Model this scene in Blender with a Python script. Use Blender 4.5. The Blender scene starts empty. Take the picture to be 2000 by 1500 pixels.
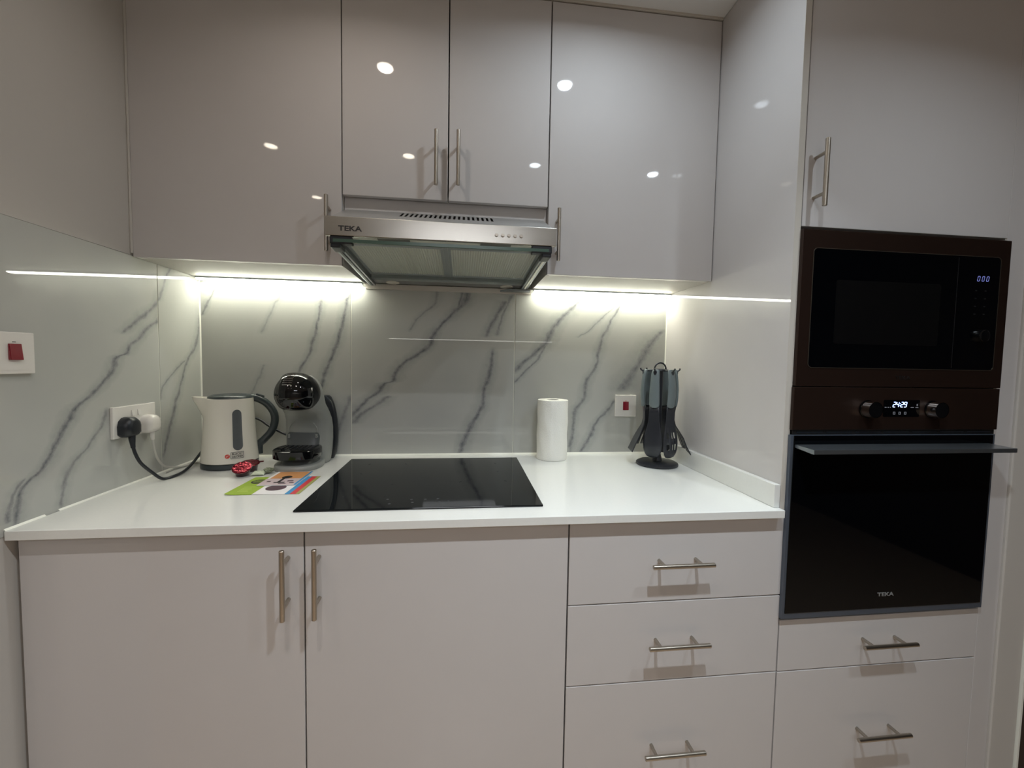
import bpy, bmesh, math, random
from mathutils import Vector, Matrix
random.seed(7)
PI = math.pi
scene = bpy.context.scene
COL = scene.collection

# ---------------------------------------------------------------- camera, world, exposure
# units: metres. x runs right along the back wall, y towards the wall (wall face y=0), z=0 is the worktop surface
cam_d = bpy.data.cameras.new('camera')
cam = bpy.data.objects.new('camera', cam_d)
COL.objects.link(cam)
YAW, PITCH, ROLL = 0.11780, -0.05396, 0.01735
cyw, syw, cp, sp = math.cos(YAW), math.sin(YAW), math.cos(PITCH), math.sin(PITCH)
fw = Vector((syw*cp, cyw*cp, sp)); rt = Vector((cyw, -syw, 0)); up = rt.cross(fw)
cr, sr = math.cos(ROLL), math.sin(ROLL)
r2 = cr*rt + sr*up; u2 = -sr*rt + cr*up
M = Matrix((r2, u2, -fw)).transposed().to_4x4()
M.translation = Vector((0.92136, -1.60572, 0.36210))
cam.matrix_world = M
cam_d.sensor_width = 36.0
cam_d.lens = 818.46/2000*36.0
cam_d.clip_start = 0.01
scene.camera = cam

w = bpy.data.worlds.new('world'); scene.world = w; w.use_nodes = True
w.node_tree.nodes['Background'].inputs[0].default_value = (0.55, 0.53, 0.52, 1)
w.node_tree.nodes['Background'].inputs[1].default_value = 0.05
scene.view_settings.view_transform = 'Standard'
scene.view_settings.look = 'None'
scene.view_settings.gamma = 1.0
scene.view_settings.use_curve_mapping = False
scene.view_settings.exposure = 0.06
DOWNLIGHT_W = 2.3
STRIP_E = 38.0
FILL_PANEL_E = 9.2

# ---------------------------------------------------------------- key sizes
W = 1.7308      # niche width
DC = 0.3012     # front of the upper doors
ZC = 0.636      # underside of upper cabinets
ZT = 1.46       # ceiling
FR = 0.640      # front plane of tall unit and base doors
FLOOR = -0.90

# ---------------------------------------------------------------- materials
def srgb(r, g, b):
    f = lambda c: ((c/255+0.055)/1.055)**2.4 if c > 10 else c/255/12.92
    return (f(r), f(g), f(b), 1)

def mat(name, col, rough=0.5, metal=0.0, coat=0.0, emit=None, emit_s=0.0, spec=0.5, bump=None, var=None, aniso=0.0, trans=0.0, ior=1.5, alpha=1.0):
    m = bpy.data.materials.new(name); m.use_nodes = True
    nt = m.node_tree; b = nt.nodes['Principled BSDF']
    b.inputs['Base Color'].default_value = col
    b.inputs['Roughness'].default_value = rough
    b.inputs['Metallic'].default_value = metal
    b.inputs['Coat Weight'].default_value = coat
    b.inputs['Coat Roughness'].default_value = 0.03
    b.inputs['Specular IOR Level'].default_value = spec
    b.inputs['IOR'].default_value = ior
    b.inputs['Anisotropic'].default_value = aniso
    b.inputs['Transmission Weight'].default_value = trans
    b.inputs['Alpha'].default_value = alpha
    if emit:
        b.inputs['Emission Color'].default_value = emit
        b.inputs['Emission Strength'].default_value = emit_s
    tc = None
    if bump or var:
        tc = nt.nodes.new('ShaderNodeTexCoord')
    if bump:   # (scale vec or float, strength, distance)
        mp = nt.nodes.new('ShaderNodeMapping'); nt.links.new(tc.outputs['Object'], mp.inputs[0])
        s = bump[0]; mp.inputs['Scale'].default_value = s if isinstance(s, tuple) else (s, s, s)
        nz = nt.nodes.new('ShaderNodeTexNoise'); nz.inputs['Scale'].default_value = 1.0; nz.inputs['Detail'].default_value = 3
        nt.links.new(mp.outputs[0], nz.inputs['Vector'])
        bp = nt.nodes.new('ShaderNodeBump'); bp.inputs['Strength'].default_value = bump[1]; bp.inputs['Distance'].default_value = bump[2]
        nt.links.new(nz.outputs[0], bp.inputs['Height']); nt.links.new(bp.outputs[0], b.inputs['Normal'])
        if coat: nt.links.new(bp.outputs[0], b.inputs['Coat Normal'])
    if var:    # (scale, amount)
        mp = nt.nodes.new('ShaderNodeMapping'); nt.links.new(tc.outputs['Object'], mp.inputs[0])
        s = var[0]; mp.inputs['Scale'].default_value = s if isinstance(s, tuple) else (s, s, s)
        nz = nt.nodes.new('ShaderNodeTexNoise'); nz.inputs['Scale'].default_value = 1.0; nz.inputs['Detail'].default_value = 4
        nt.links.new(mp.outputs[0], nz.inputs['Vector'])
        mx = nt.nodes.new('ShaderNodeMix'); mx.data_type = 'RGBA'
        k = 1-var[1]
        mx.inputs[6].default_value = (col[0]*k, col[1]*k, col[2]*k, 1); mx.inputs[7].default_value = col
        nt.links.new(nz.outputs[0], mx.inputs[0]); nt.links.new(mx.outputs[2], b.inputs['Base Color'])
    return m

GLOSS = mat('gloss lacquer', srgb(201, 197, 195), 0.6, coat=0.9, spec=0.05, bump=(3.0, 0.02, 0.001), var=(14.0, 0.03))
CARC = mat('cabinet carcass', srgb(196, 192, 184), 0.45)
EDGE = mat('cabinet edge band', srgb(196, 190, 180), 0.4)
PAINT = mat('painted plaster', srgb(196, 191, 184), 0.7, bump=(60.0, 0.12, 0.002), var=(3.0, 0.04))
CEIL = mat('ceiling paint', srgb(222, 221, 219), 0.75, bump=(70.0, 0.1, 0.001))
STEEL = mat('brushed steel', srgb(190, 186, 178), 0.26, metal=1.0, bump=((4.0, 4.0, 900.0), 0.10, 0.0004), var=((3.0, 3.0, 500.0), 0.12))
STEELV = mat('handle steel', srgb(182, 174, 162), 0.3, metal=1.0, bump=((300.0, 300.0, 300.0), 0.05, 0.0002))
CHROME = mat('chrome', srgb(220, 218, 214), 0.08, metal=1.0)
ALU = mat('aluminium', srgb(150, 156, 160), 0.3, metal=0.9)
GREYP = mat('blue grey trim', srgb(92, 100, 112), 0.35, metal=0.5)
QUARTZ = mat('white quartz', srgb(232, 232, 227), 0.12, coat=0.3, var=(160.0, 0.05))
SEAL = mat('white sealant', srgb(236, 236, 226), 0.35)
GROUT = mat('white grout', srgb(226, 226, 214), 0.6)
BLACKG = mat('black glass', srgb(3, 4, 6), 0.04, spec=0.3)
HOBG = mat('hob glass', srgb(12, 15, 17), 0.04, spec=0.32)
BLACKP = mat('black plastic', srgb(26, 30, 36), 0.35, bump=(120.0, 0.05, 0.001))
DARK = mat('dark void', srgb(7, 7, 8), 0.6)
BROWN = mat('dark brown steel', srgb(50, 36, 30), 0.3, metal=0.55, bump=((900.0, 4.0, 4.0), 0.05, 0.0003))
WHITEP = mat('white plastic', srgb(226, 222, 216), 0.25, coat=0.2)
REDP = mat('red rocker', srgb(128, 22, 38), 0.25, coat=0.5)
DOOR = mat('dark wood', srgb(52, 34, 27), 0.5, var=((8.0, 8.0, 1.0), 0.4))
FLOORM = mat('floor tile', srgb(196, 172, 148), 0.25, var=(4.0, 0.08))
KWHITE = mat('kettle plastic', srgb(226, 222, 210), 0.22, coat=0.3)
KDARK = mat('kettle charcoal', srgb(52, 60, 62), 0.3)
KWIN = mat('water window', srgb(94, 98, 100), 0.25, coat=0.3, var=((40., 40., 60.), 0.15))
COFG = mat('coffee grey', srgb(142, 144, 140), 0.34, coat=0.1)
COFD = mat('coffee dark grey', srgb(80, 84, 84), 0.35)
PIANO = mat('piano black', srgb(8, 9, 11), 0.05, spec=0.5)
PAPER = mat('kitchen paper', srgb(240, 238, 230), 0.85, bump=(260.0, 0.5, 0.003))
NYLON = mat('black nylon', srgb(28, 31, 38), 0.38, coat=0.15)
GRIP = mat('grey grip', srgb(104, 114, 116), 0.42)
FOIL = mat('red foil', srgb(112, 16, 34), 0.16, metal=0.75, bump=(140.0, 0.5, 0.002))
PODB = mat('pod body', srgb(60, 28, 30), 0.3, coat=0.3)
GLASS = mat('visor glass', (0.80, 0.90, 0.86, 1), 0.05, trans=0.0, alpha=0.12)
GLASSE = mat('glass edge', srgb(74, 94, 84), 0.2, spec=0.3)
TOPS = mat('satin steel', srgb(186, 186, 184), 0.42, metal=0.75)
SATIN = mat('satin cover', srgb(205, 208, 196), 0.4)
FILTER = mat('filter mesh', srgb(196, 196, 182), 0.5, metal=0.3)
STRIPM = mat('strip diffuser', (1, 1, 1, 1), 0.4, emit=(1.0, 1.0, 0.84, 1), emit_s=STRIP_E)
LENSW = mat('downlight lens warm', (1, 1, 1, 1), 0.4, emit=(1.0, 0.90, 0.74, 1), emit_s=26.0)
LENSC = mat('downlight lens cool', (1, 1, 1, 1), 0.4, emit=(0.82, 0.93, 1.0, 1), emit_s=26.0)
BLUELED = mat('blue digits', srgb(60, 80, 200), 0.5, emit=(0.35, 0.5, 1.0, 1), emit_s=4.0)
DIMLED = mat('dim blue digits', srgb(40, 50, 90), 0.5, emit=(0.30, 0.34, 0.9, 1), emit_s=0.45)
PRINTG = mat('grey print', srgb(120, 122, 124), 0.5)
PRINTD = mat('dark print', srgb(38, 36, 36), 0.5)
LOGOG = mat('logo grey', srgb(150, 152, 152), 0.4, metal=0.4)
LOGOR = mat('logo red', srgb(196, 72, 60), 0.5)
LOGOB = mat('logo brown', srgb(18, 13, 12), 0.5)
GREEN = mat('green print', srgb(146, 172, 48), 0.5)
WPAPER = mat('white paper', srgb(228, 224, 224), 0.5)
BLUEP = mat('blue print', srgb(60, 140, 190), 0.5)
REDPR = mat('red print', srgb(200, 56, 62), 0.5)
OLIVE = mat('olive print', srgb(150, 152, 84), 0.5)
ORANGE = mat('orange print', srgb(212, 150, 96), 0.5)
PINKP = mat('pink print', srgb(196, 178, 180), 0.5)
PLUM = mat('plum print', srgb(74, 50, 62), 0.5)
SACHET = mat('sachet film', srgb(206, 214, 190), 0.25, bump=(90.0, 0.4, 0.003))
WRAP = mat('crumpled wrapper', srgb(128, 134, 112), 0.3, bump=(120.0, 0.9, 0.006))
CARD = mat('cardboard core', srgb(120, 112, 98), 0.8)

def tile_mat(name, axis, veins, waves=0.0):
    """polished marble-look tile; each vein is a curve u(z) given by points, drawn as a soft grey streak"""
    m = bpy.data.materials.new(name); m.use_nodes = True
    nt = m.node_tree; b = nt.nodes['Principled BSDF']; N = nt.nodes.new; L = nt.links.new
    b.inputs['Roughness'].default_value = 0.5; b.inputs['Specular IOR Level'].default_value = 0.1
    b.inputs['Coat Weight'].default_value = 0.9; b.inputs['Coat Roughness'].default_value = 0.015
    tc = N('ShaderNodeTexCoord'); sep = N('ShaderNodeSeparateXYZ'); L(tc.outputs['Object'], sep.inputs[0])
    def math_(op, a, bb=None, c=None, clamp=False):
        n = N('ShaderNodeMath'); n.operation = op; n.use_clamp = clamp
        for i, v in enumerate((a, bb, c)):
            if v is None: continue
            if isinstance(v, (int, float)): n.inputs[i].default_value = v
            else: L(v, n.inputs[i])
        return n.outputs[0]
    def noise(scale, detail=3.0, rough=0.55):
        n = N('ShaderNodeTexNoise'); n.inputs['Scale'].default_value = scale; n.inputs['Detail'].default_value = detail
        n.inputs['Roughness'].default_value = rough
        L(tc.outputs['Object'], n.inputs['Vector']); return n.outputs[0]
    n1 = noise(22.0, 5.0, 0.65); n2 = noise(60.0, 3.0); n3 = noise(9.0, 3.0); cloud = noise(4.0, 2.0)
    u = math_('ADD', sep.outputs[axis], math_('MULTIPLY', math_('SUBTRACT', n1, 0.5), 0.026))
    z = sep.outputs[2]
    total = None
    for pts, wid, stg in veins:
        pts = sorted(pts, key=lambda p: p[1])
        z0, z1 = pts[0][1], pts[-1][1]; umin = min(p[0] for p in pts); umax = max(p[0] for p in pts); ur = max(umax-umin, 1e-3)
        t = math_('DIVIDE', math_('SUBTRACT', z, z0), z1-z0)
        fc = N('ShaderNodeFloatCurve'); cm = fc.mapping; c = cm.curves[0]
        cm.use_clip = False
        P = [((p[1]-z0)/(z1-z0), (p[0]-umin)/ur) for p in pts]
        c.points[0].location = P[0]; c.points[1].location = P[-1]
        for q in P[1:-1]: c.points.new(*q)
        for q in c.points: q.handle_type = 'AUTO'
        cm.extend = 'HORIZONTAL'; cm.update()
        L(t, fc.inputs['Value'])
        uv = math_('ADD', math_('MULTIPLY', fc.outputs[0], ur), umin)
        slope = abs(pts[-1][0]-pts[0][0])/max(z1-z0, 1e-3); cosf = 1/math.sqrt(1+slope*slope)
        d = math_('MULTIPLY', math_('ABSOLUTE', math_('SUBTRACT', u, uv)), cosf)
        wv = math_('MULTIPLY', math_('ADD', math_('MULTIPLY', n3, 2.6), 0.0), wid*1.35)
        core = math_('SUBTRACT', 1.0, math_('DIVIDE', d, wv), clamp=True)
        halo = math_('MULTIPLY', math_('SUBTRACT', 1.0, math_('DIVIDE', d, math_('MULTIPLY', wv, 2.6)), clamp=True), 0.45)
        s = math_('MAXIMUM', math_('POWER', core, 0.8), halo)
        # double-line effect inside the wider veins
        g = math_('MULTIPLY', s, math_('ADD', math_('MULTIPLY', n2, 1.1), 0.25))
        e0 = math_('MULTIPLY', math_('ADD', t, 0.04), 14.0, clamp=True); e1 = math_('MULTIPLY', math_('SUBTRACT', 1.04, t), 14.0, clamp=True)
        g = math_('MULTIPLY', math_('MULTIPLY', g, math_('MULTIPLY', e0, e1)), stg)
        total = g if total is None else math_('MAXIMUM', total, g)
    mx = N('ShaderNodeMix'); mx.data_type = 'RGBA'
    mx.inputs[6].default_value = srgb(190, 190, 183); mx.inputs[7].default_value = srgb(174, 175, 172)
    L(cloud, mx.inputs[0])
    col = mx.outputs[2]
    if total is not None:
        m2 = N('ShaderNodeMix'); m2.data_type = 'RGBA'; L(total, m2.inputs[0]); L(col, m2.inputs[6])
        m2.inputs[7].default_value = srgb(84, 88, 96); col = m2.outputs[2]
    L(col, b.inputs['Base Color'])
    wz = noise(3.2, 0.0); bp = N('ShaderNodeBump'); bp.inputs['Strength'].default_value = 0.20 if waves else 0.02
    bp.inputs['Distance'].default_value = 0.004; L(wz, bp.inputs['Height']); L(bp.outputs[0], b.inputs['Normal']); L(bp.outputs[0], b.inputs['Coat Normal'])
    return m

# ---------------------------------------------------------------- mesh helpers
def link(name, bm, m, parent=None, smooth=False, mats=None):
    me = bpy.data.meshes.new(name); bmesh.ops.recalc_face_normals(bm, faces=bm.faces); bm.to_mesh(me); bm.free()
    for mm in (mats or [m]): me.materials.append(mm)
    if smooth:
        for f in me.polygons: f.use_smooth = True
        try: me.set_sharp_from_angle(angle=math.radians(smooth if smooth is not True else 40))
        except Exception: pass
    o = bpy.data.objects.new(name, me); COL.objects.link(o)
    if parent: 
        o.parent = parent
        o.matrix_parent_inverse = parent.matrix_world.inverted() if parent.type != 'EMPTY' else Matrix.Translation(-parent.location)
    return o

def thing(name, label, cat, loc=(0, 0, 0), group=None):
    o = bpy.data.objects.new(name, None); COL.objects.link(o); o.location = loc; o.empty_display_size = 0.02
    o['label'] = label; o['category'] = cat
    if group: o['group'] = group
    return o

def tag(o, label, cat, group=None):
    o['label'] = label; o['category'] = cat
    if group: o['group'] = group
    return o

def structure(o):
    o['kind'] = 'structure'; return o

def add_box(bm, x0, x1, y0, y1, z0, z1, bev=0.0, seg=2, mi=0):
    r = bmesh.ops.create_cube(bm, size=1.0)
    vs = r['verts']
    for v in vs:
        v.co = Vector(((x0+x1)/2+v.co.x*(x1-x0), (y0+y1)/2+v.co.y*(y1-y0), (z0+z1)/2+v.co.z*(z1-z0)))
    fs = set(f for v in vs for f in v.link_faces)
    for f in fs: f.material_index = mi
    if bev > 0:
        es = list(set(e for v in vs for e in v.link_edges))
        bmesh.ops.bevel(bm, geom=es, offset=bev, segments=seg, profile=0.5, affect='EDGES')
    return bm

def box(name, x0, x1, y0, y1, z0, z1, m, parent=None, bev=0.0, seg=2):
    bm = bmesh.new(); add_box(bm, x0, x1, y0, y1, z0, z1, bev, seg)
    return link(name, bm, m, parent)

def add_cyl(bm, a, b, r, n=20, r2=None, caps=True):
    a, b = Vector(a), Vector(b); d = (b-a); l = d.length
    q = d.to_track_quat('Z', 'Y').to_matrix().to_4x4()
    mt = Matrix.Translation((a+b)/2) @ q
    bmesh.ops.create_cone(bm, cap_ends=caps, segments=n, radius1=r, radius2=r if r2 is None else r2, depth=l, matrix=mt)

def add_tube(bm, pts, r, n=10, ry=None, caps=True, upv=(0, 0, 1)):
    pts = [Vector(p) for p in pts]; rings = []
    for i, p in enumerate(pts):
        t = (pts[min(i+1, len(pts)-1)]-pts[max(i-1, 0)]).normalized()
        u = Vector(upv); s = t.cross(u)
        if s.length < 1e-4: s = t.cross(Vector((1, 0, 0)))
        s.normalize(); v = s.cross(t)
        ra = r[i] if isinstance(r, (list, tuple)) else r
        rb = (ry[i] if isinstance(ry, (list, tuple)) else ry) if ry is not None else ra
        rings.append([bm.verts.new(p + s*ra*math.cos(2*PI*k/n) + v*rb*math.sin(2*PI*k/n)) for k in range(n)])
    for a, b in zip(rings, rings[1:]):
        for k in range(n): bm.faces.new((a[k], a[(k+1) % n], b[(k+1) % n], b[k]))
    if caps:
        bm.faces.new(rings[0]); bm.faces.new(rings[-1])

def smooth_path(pts, n=6):
    P = [Vector(p) for p in pts]; out = []
    for i in range(len(P)-1):
        p0 = P[max(i-1, 0)]; p1 = P[i]; p2 = P[i+1]; p3 = P[min(i+2, len(P)-1)]
        for k in range(n):
            t = k/n
            out.append(0.5*((2*p1)+(p2-p0)*t+(2*p0-5*p1+4*p2-p3)*t*t+(3*p1-p0-3*p2+p3)*t**3))
    out.append(P[-1]); return out

def add_loft(bm, rings, caps=(True, True), closed=True, mi=0):
    R = [[bm.verts.new(p) for p in r] for r in rings]
    n = len(R[0])
    for a, b in zip(R, R[1:]):
        for k in range(n if closed else n-1):
            f = bm.faces.new((a[k], a[(k+1) % n], b[(k+1) % n], b[k])); f.material_index = mi
    if caps[0]: bm.faces.new(list(reversed(R[0])))
    if caps[1]: bm.faces.new(R[-1])
    return R

def add_lathe(bm, cx, cy, prof, n=40):
    rings = [[Vector((cx+r*math.cos(2*PI*k/n), cy+r*math.sin(2*PI*k/n), z)) for k in range(n)] for r, z in prof]
    add_loft(bm, rings)

def add_prism(bm, outline, axis, a0, a1, bev=0.0):
    """outline: 2-D points in the two other axes, extruded along axis"""
    def mk(p, a):
        if axis == 'x': return Vector((a, p[0], p[1]))
        if axis == 'y': return Vector((p[0], a, p[1]))
        return Vector((p[0], p[1], a))
    A = [bm.verts.new(mk(p, a0)) for p in outline]; B = [bm.verts.new(mk(p, a1)) for p in outline]
    n = len(outline)
    fs = [bm.faces.new(A), bm.faces.new(list(reversed(B)))]
    for k in range(n): fs.append(bm.faces.new((A[k], B[k], B[(k+1) % n], A[(k+1) % n])))
    if bev: bmesh.ops.bevel(bm, geom=list(set(e for f in fs for e in f.edges)), offset=bev, segments=2, affect='EDGES')

def rrect(x0, x1, z0, z1, r, n=6):
    out = []
    for cx, cz, a in ((x1-r, z1-r, 0), (x0+r, z1-r, 90), (x0+r, z0+r, 180), (x1-r, z0+r, 270)):
        for k in range(n+1):
            t = math.radians(a+90*k/n); out.append((cx+r*math.cos(t), cz+r*math.sin(t)))
    return out

def text_mesh(name, s, size, loc, m, parent, sx=1.0, rot=(PI/2, 0, 0), depth=0.0004, bold=0.0):
    cu = bpy.data.curves.new(name, 'FONT'); cu.body = s; cu.size = size; cu.extrude = depth
    cu.align_x = 'CENTER'; cu.align_y = 'CENTER'; cu.offset = bold; cu.resolution_u = 4
    t = bpy.data.objects.new(name, cu); COL.objects.link(t)
    bpy.context.view_layer.update()
    me = bpy.data.meshes.new_from_object(t.evaluated_get(bpy.context.evaluated_depsgraph_get()))
    bpy.data.objects.remove(t)
    from mathutils import Euler
    mt = Matrix.Translation(loc) @ Euler(rot).to_matrix().to_4x4() @ Matrix.Diagonal((sx, 1, 1, 1))
    me.transform(mt); me.materials.clear(); me.materials.append(m)
    o = bpy.data.objects.new(name, me); COL.objects.link(o)
    if parent:
        o.parent = parent; o.matrix_parent_inverse = Matrix.Translation(-parent.location) if parent.type == 'EMPTY' else parent.matrix_world.inverted()
    return o

SEGS = {'0': 'abcdef', '1': 'bc', '2': 'abged', '4': 'fgbc', '9': 'abcdfg', '5': 'afgcd'}
def digits(name, s, x, y, z, h, m, parent, adv, shear=0.18):
    """seven-segment digits on a plane facing -y, starting at x"""
    bm = bmesh.new(); wd = h*0.52; t = h*0.13
    for ch in s:
        if ch == ':':
            for zz in (h*0.3, h*0.7):
                add_box(bm, x+zz*shear, x+zz*shear+t, y-0.0004, y, z+zz-t/2, z+zz+t/2)
            x += adv*0.35; continue
        for sg in SEGS[ch]:
            hx = {'a': (0, wd, h, h), 'g': (0, wd, h/2, h/2), 'd': (0, wd, 0, 0),
                  'f': (0, 0, h/2, h), 'b': (wd, wd, h/2, h), 'e': (0, 0, 0, h/2), 'c': (wd, wd, 0, h/2)}[sg]
            x0, x1, z0, z1 = hx
            if z0 == z1: q = [(x0+t*.3, z0-t/2), (x1-t*.3, z0-t/2), (x1-t*.3, z0+t/2), (x0+t*.3, z0+t/2)]
            else: q = [(x0-t/2, z0+t*.3), (x0+t/2, z0+t*.3), (x0+t/2, z1-t*.3), (x0-t/2, z1-t*.3)]
            add_prism(bm, [(x+a+b*shear, z+b) for a, b in q], 'y', y-0.0004, y)
        x += adv
    return link(name, bm, m, parent)

# ================================================================ ROOM
o = structure(box('floor', -1.7, 4.0, -4.4, 0.12, FLOOR-0.05, FLOOR, FLOORM))
o = structure(box('ceiling', -1.7, 4.0, -4.4, 0.12, ZT, ZT+0.06, CEIL))
back = structure(box('wall_back', -1.7, 4.0, 0.008, 0.12, FLOOR, ZT, GROUT))
left = bmesh.new(); add_box(left, -0.14, -0.0085, -1.0, 0.008, FLOOR, ZT)
left = structure(link('wall_left', left, PAINT))
structure(box('wall_rear', -1.7, 4.0, -4.4, -4.3, FLOOR, ZT, PAINT))
structure(box('wall_far_left', -1.82, -1.7, -4.4, 0.12, FLOOR, ZT, PAINT))
structure(box('wall_far_right', 4.0, 4.12, -4.4, 0.12, FLOOR, ZT, DOOR))
# plaster surface above and below the tiles on the left wall (8 mm proud so it almost meets the tile face)
pw = bmesh.new()
add_box(pw, -0.0085, -0.0015, -1.0, 0.0, 0.6405, ZT)
add_box(pw, -0.0085, -0.0015, -1.0, 0.0, FLOOR, -0.012)
add_box(pw, -0.0085, -0.0015, -1.0, -0.808, -0.012, 0.6405)
pl = link('plaster_coat', pw, PAINT, left); pl.parent = left
# short wall to the right of the tall unit
nib = bmesh.new(); add_box(nib, 2.411, 2.496, -0.646, 0.008, FLOOR, ZT, 0.003, 2)
structure(link('wall_right', nib, PAINT, smooth=False))
structure(box('trim_1', 2.4965, 2.502, -0.652, -0.60, FLOOR, ZT, SEAL))
structure(box('door_1', 2.504, 3.35, -0.620, -0.58, FLOOR, 1.2, DOOR, bev=0.004))

# --- wall tiles (each one a piece of the wall)
VA = [([(0.052, 0.619), (0.046, 0.589), (0.025, 0.548), (0.006, 0.507)], .0035, .8), ([(0.208, 0.625), (0.178, 0.59)], .0025, .5),
      ([(0.274, 0.624), (0.264, 0.582), (0.247, 0.547), (0.22, 0.489), (0.202, 0.449)], .004, .5),
      ([(0.41, 0.574), (0.392, 0.472), (0.377, 0.416), (0.366, 0.379), (0.341, 0.332), (0.328, 0.304)], .0055, .85),
      ([(0.51, 0.602), (0.488, 0.521), (0.472, 0.446), (0.439, 0.352), (0.417, 0.295), (0.408, 0.248)], .006, .9),
      ([(0.209, 0.335), (0.191, 0.283), (0.164, 0.227)], .004, .45), ([(0.511, 0.226), (0.492, 0.173), (0.469, 0.106), (0.446, 0.059)], .008, .6)]
VB = [([(0.826, 0.628), (0.813, 0.569), (0.768, 0.531), (0.723, 0.469)], .005, .55),
      ([(0.938, 0.629), (0.925, 0.582), (0.885, 0.543), (0.85, 0.505), (0.814, 0.458), (0.795, 0.418), (0.75, 0.379), (0.705, 0.351), (0.671, 0.308), (0.666, 0.281), (0.634, 0.272), (0.608, 0.239), (0.568, 0.208), (0.516, 0.146)], .0075, .95),
      ([(0.92, 0.629), (0.912, 0.595), (0.900, 0.562)], .004, .8),
      ([(0.647, 0.224), (0.599, 0.189), (0.558, 0.162), (0.516, 0.121)], .007, .8),
      ([(1.111, 0.616), (1.077, 0.554), (1.049, 0.46)], .005, .7), ([(1.08, 0.591), (1.035, 0.51), (1.008, 0.454)], .007, .85),
      ([(1.036, 0.403), (1.024, 0.323), (1.005, 0.248), (0.998, 0.195), (0.96, 0.119), (0.929, 0.052), (0.91, 0.005)], .008, .95)]
VC = [([(1.387, 0.623), (1.347, 0.577), (1.299, 0.532), (1.266, 0.489), (1.242, 0.441), (1.195, 0.393), (1.154, 0.358), (1.123, 0.324)], .009, .9),
      ([(1.239, 0.427), (1.202, 0.363), (1.159, 0.321), (1.121, 0.279)], .004, .8),
      ([(1.561, 0.622), (1.525, 0.572), (1.497, 0.519), (1.46, 0.44), (1.451, 0.392), (1.448, 0.363), (1.404, 0.276), (1.401, 0.231), (1.362, 0.164), (1.359, 0.115), (1.345, 0.011)], .0065, .8),
      ([(1.516, 0.586), (1.471, 0.547), (1.409, 0.487), (1.37, 0.462)], .003, .6),
      ([(1.717, 0.495), (1.667, 0.441), (1.625, 0.37), (1.584, 0.306), (1.552, 0.253)], .014, .75),
      ([(1.522, 0.214), (1.493, 0.169), (1.454, 0.13), (1.431, 0.08), (1.391, 0.007)], .006, .85)]
VL1 = [([(0.003, 0.515), (-0.025, 0.407), (-0.071, 0.348), (-0.118, 0.252), (-0.153, 0.168), (-0.200, 0.051)], .006, .8),
       ([(-0.081, 0.348), (-0.148, 0.304), (-0.196, 0.258), (-0.204, 0.227)], .004, .65), ([(-0.145, 0.636), (-0.177, 0.58), (-0.201, 0.528)], .005, .8)]
VL2 = [([(-0.185, 0.56), (-0.201, 0.528), (-0.25, 0.487), (-0.298, 0.453), (-0.341, 0.421)], .006, .8),
       ([(-0.19, 0.50), (-0.203, 0.472), (-0.246, 0.443), (-0.281, 0.411), (-0.319, 0.385), (-0.331, 0.362)], .006, .8),
       ([(-0.321, 0.386), (-0.333, 0.366), (-0.361, 0.356), (-0.379, 0.32), (-0.412, 0.289), (-0.448, 0.258), (-0.49, 0.232), (-0.51, 0.203), (-0.537, 0.163), (-0.563, 0.125), (-0.601, 0.089), (-0.616, 0.076), (-0.636, 0.002)], .006, .95),
       ([(-0.612, 0.095), (-0.623, 0.085), (-0.644, 0.048), (-0.653, 0.013)], .005, .8),
       ([(-0.404, 0.218), (-0.421, 0.177), (-0.459, 0.135), (-0.492, 0.108), (-0.52, 0.071), (-0.53, 0.041), (-0.535, 0.007)], .005, .7)]
for i, (a, b, v) in enumerate(((0.0, 0.5125, VA), (0.5145, 1.1180, VB), (1.1200, W, VC))):
    t = box('tile', a+0.0006, b-0.0006, 0.0, 0.0079, 0.0005, 0.6395, tile_mat('marble tile back %d' % i, 0, v), back, bev=0.0006, seg=1)
    t.parent = back
for i, (a, b, v) in enumerate(((-0.2040, -0.0002, VL1), (-0.808, -0.2060, VL2))):
    t = box('tile', -0.0084, 0.0, a+0.0003, b-0.0003, 0.0005 if i == 0 else -0.012, 0.6395, tile_mat('marble tile left %d' % i, 1, v, 1), left, bev=0.0005, seg=1)
    t.parent = left
bm = bmesh.new(); add_box(bm, -0.0084, -0.0011, -0.2062, -0.2038, 0.0, 0.639)
g = link('grout_line', bm, GROUT, left)
bm = bmesh.new(); add_box(bm, 0.5123, 0.5147, 0.0012, 0.0079, 0.0, 0.639); add_box(bm, 1.1178, 1.1202, 0.0012, 0.0079, 0.0, 0.639)
g = link('grout_line', bm, GROUT, back)
# white sealant beads in the corners
bm = bmesh.new(); add_prism(bm, [(0, 0), (0.0035, 0), (0, -0.0035)], 'z', 0.003, 0.633)
structure(link('trim_2', bm, SEAL))
bm = bmesh.new(); add_prism(bm, [(W, 0), (W-0.0035, 0), (W, -0.0035)], 'z', 0.003, 0.633)
structure(link('trim_3', bm, SEAL))
bm = bmesh.new(); add_prism(bm, [(0, 0.0002), (-0.006, 0.0002), (0, 0.0065)], 'x', 0.001, W-0.017)
structure(link('trim_4', bm, SEAL))
bm = bmesh.new()
add_prism(bm, [(0.0, 0.0002), (0.004, 0.0002), (0.0, 0.004)], 'y', -0.5429, -0.004)
add_prism(bm, [(0.0, 0.0002), (0.004, 0.0002), (0.0, 0.004)], 'y', -0.659, -0.5747)
structure(link('trim_5', bm, SEAL))
# caulk between left wall and upper cabinet
bm = bmesh.new(); pts = [(0.0012, -DC-0.0012+0.0006*random.uniform(-1, 1), ZC+0.01+i*(ZT-ZC-0.02)/60) for i in range(61)]
add_tube(bm, pts, [0.0030+0.0007*random.random() for _ in pts], 8, upv=(0, 1, 0))
structure(link('trim_6', bm, PAINT, smooth=True))

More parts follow.
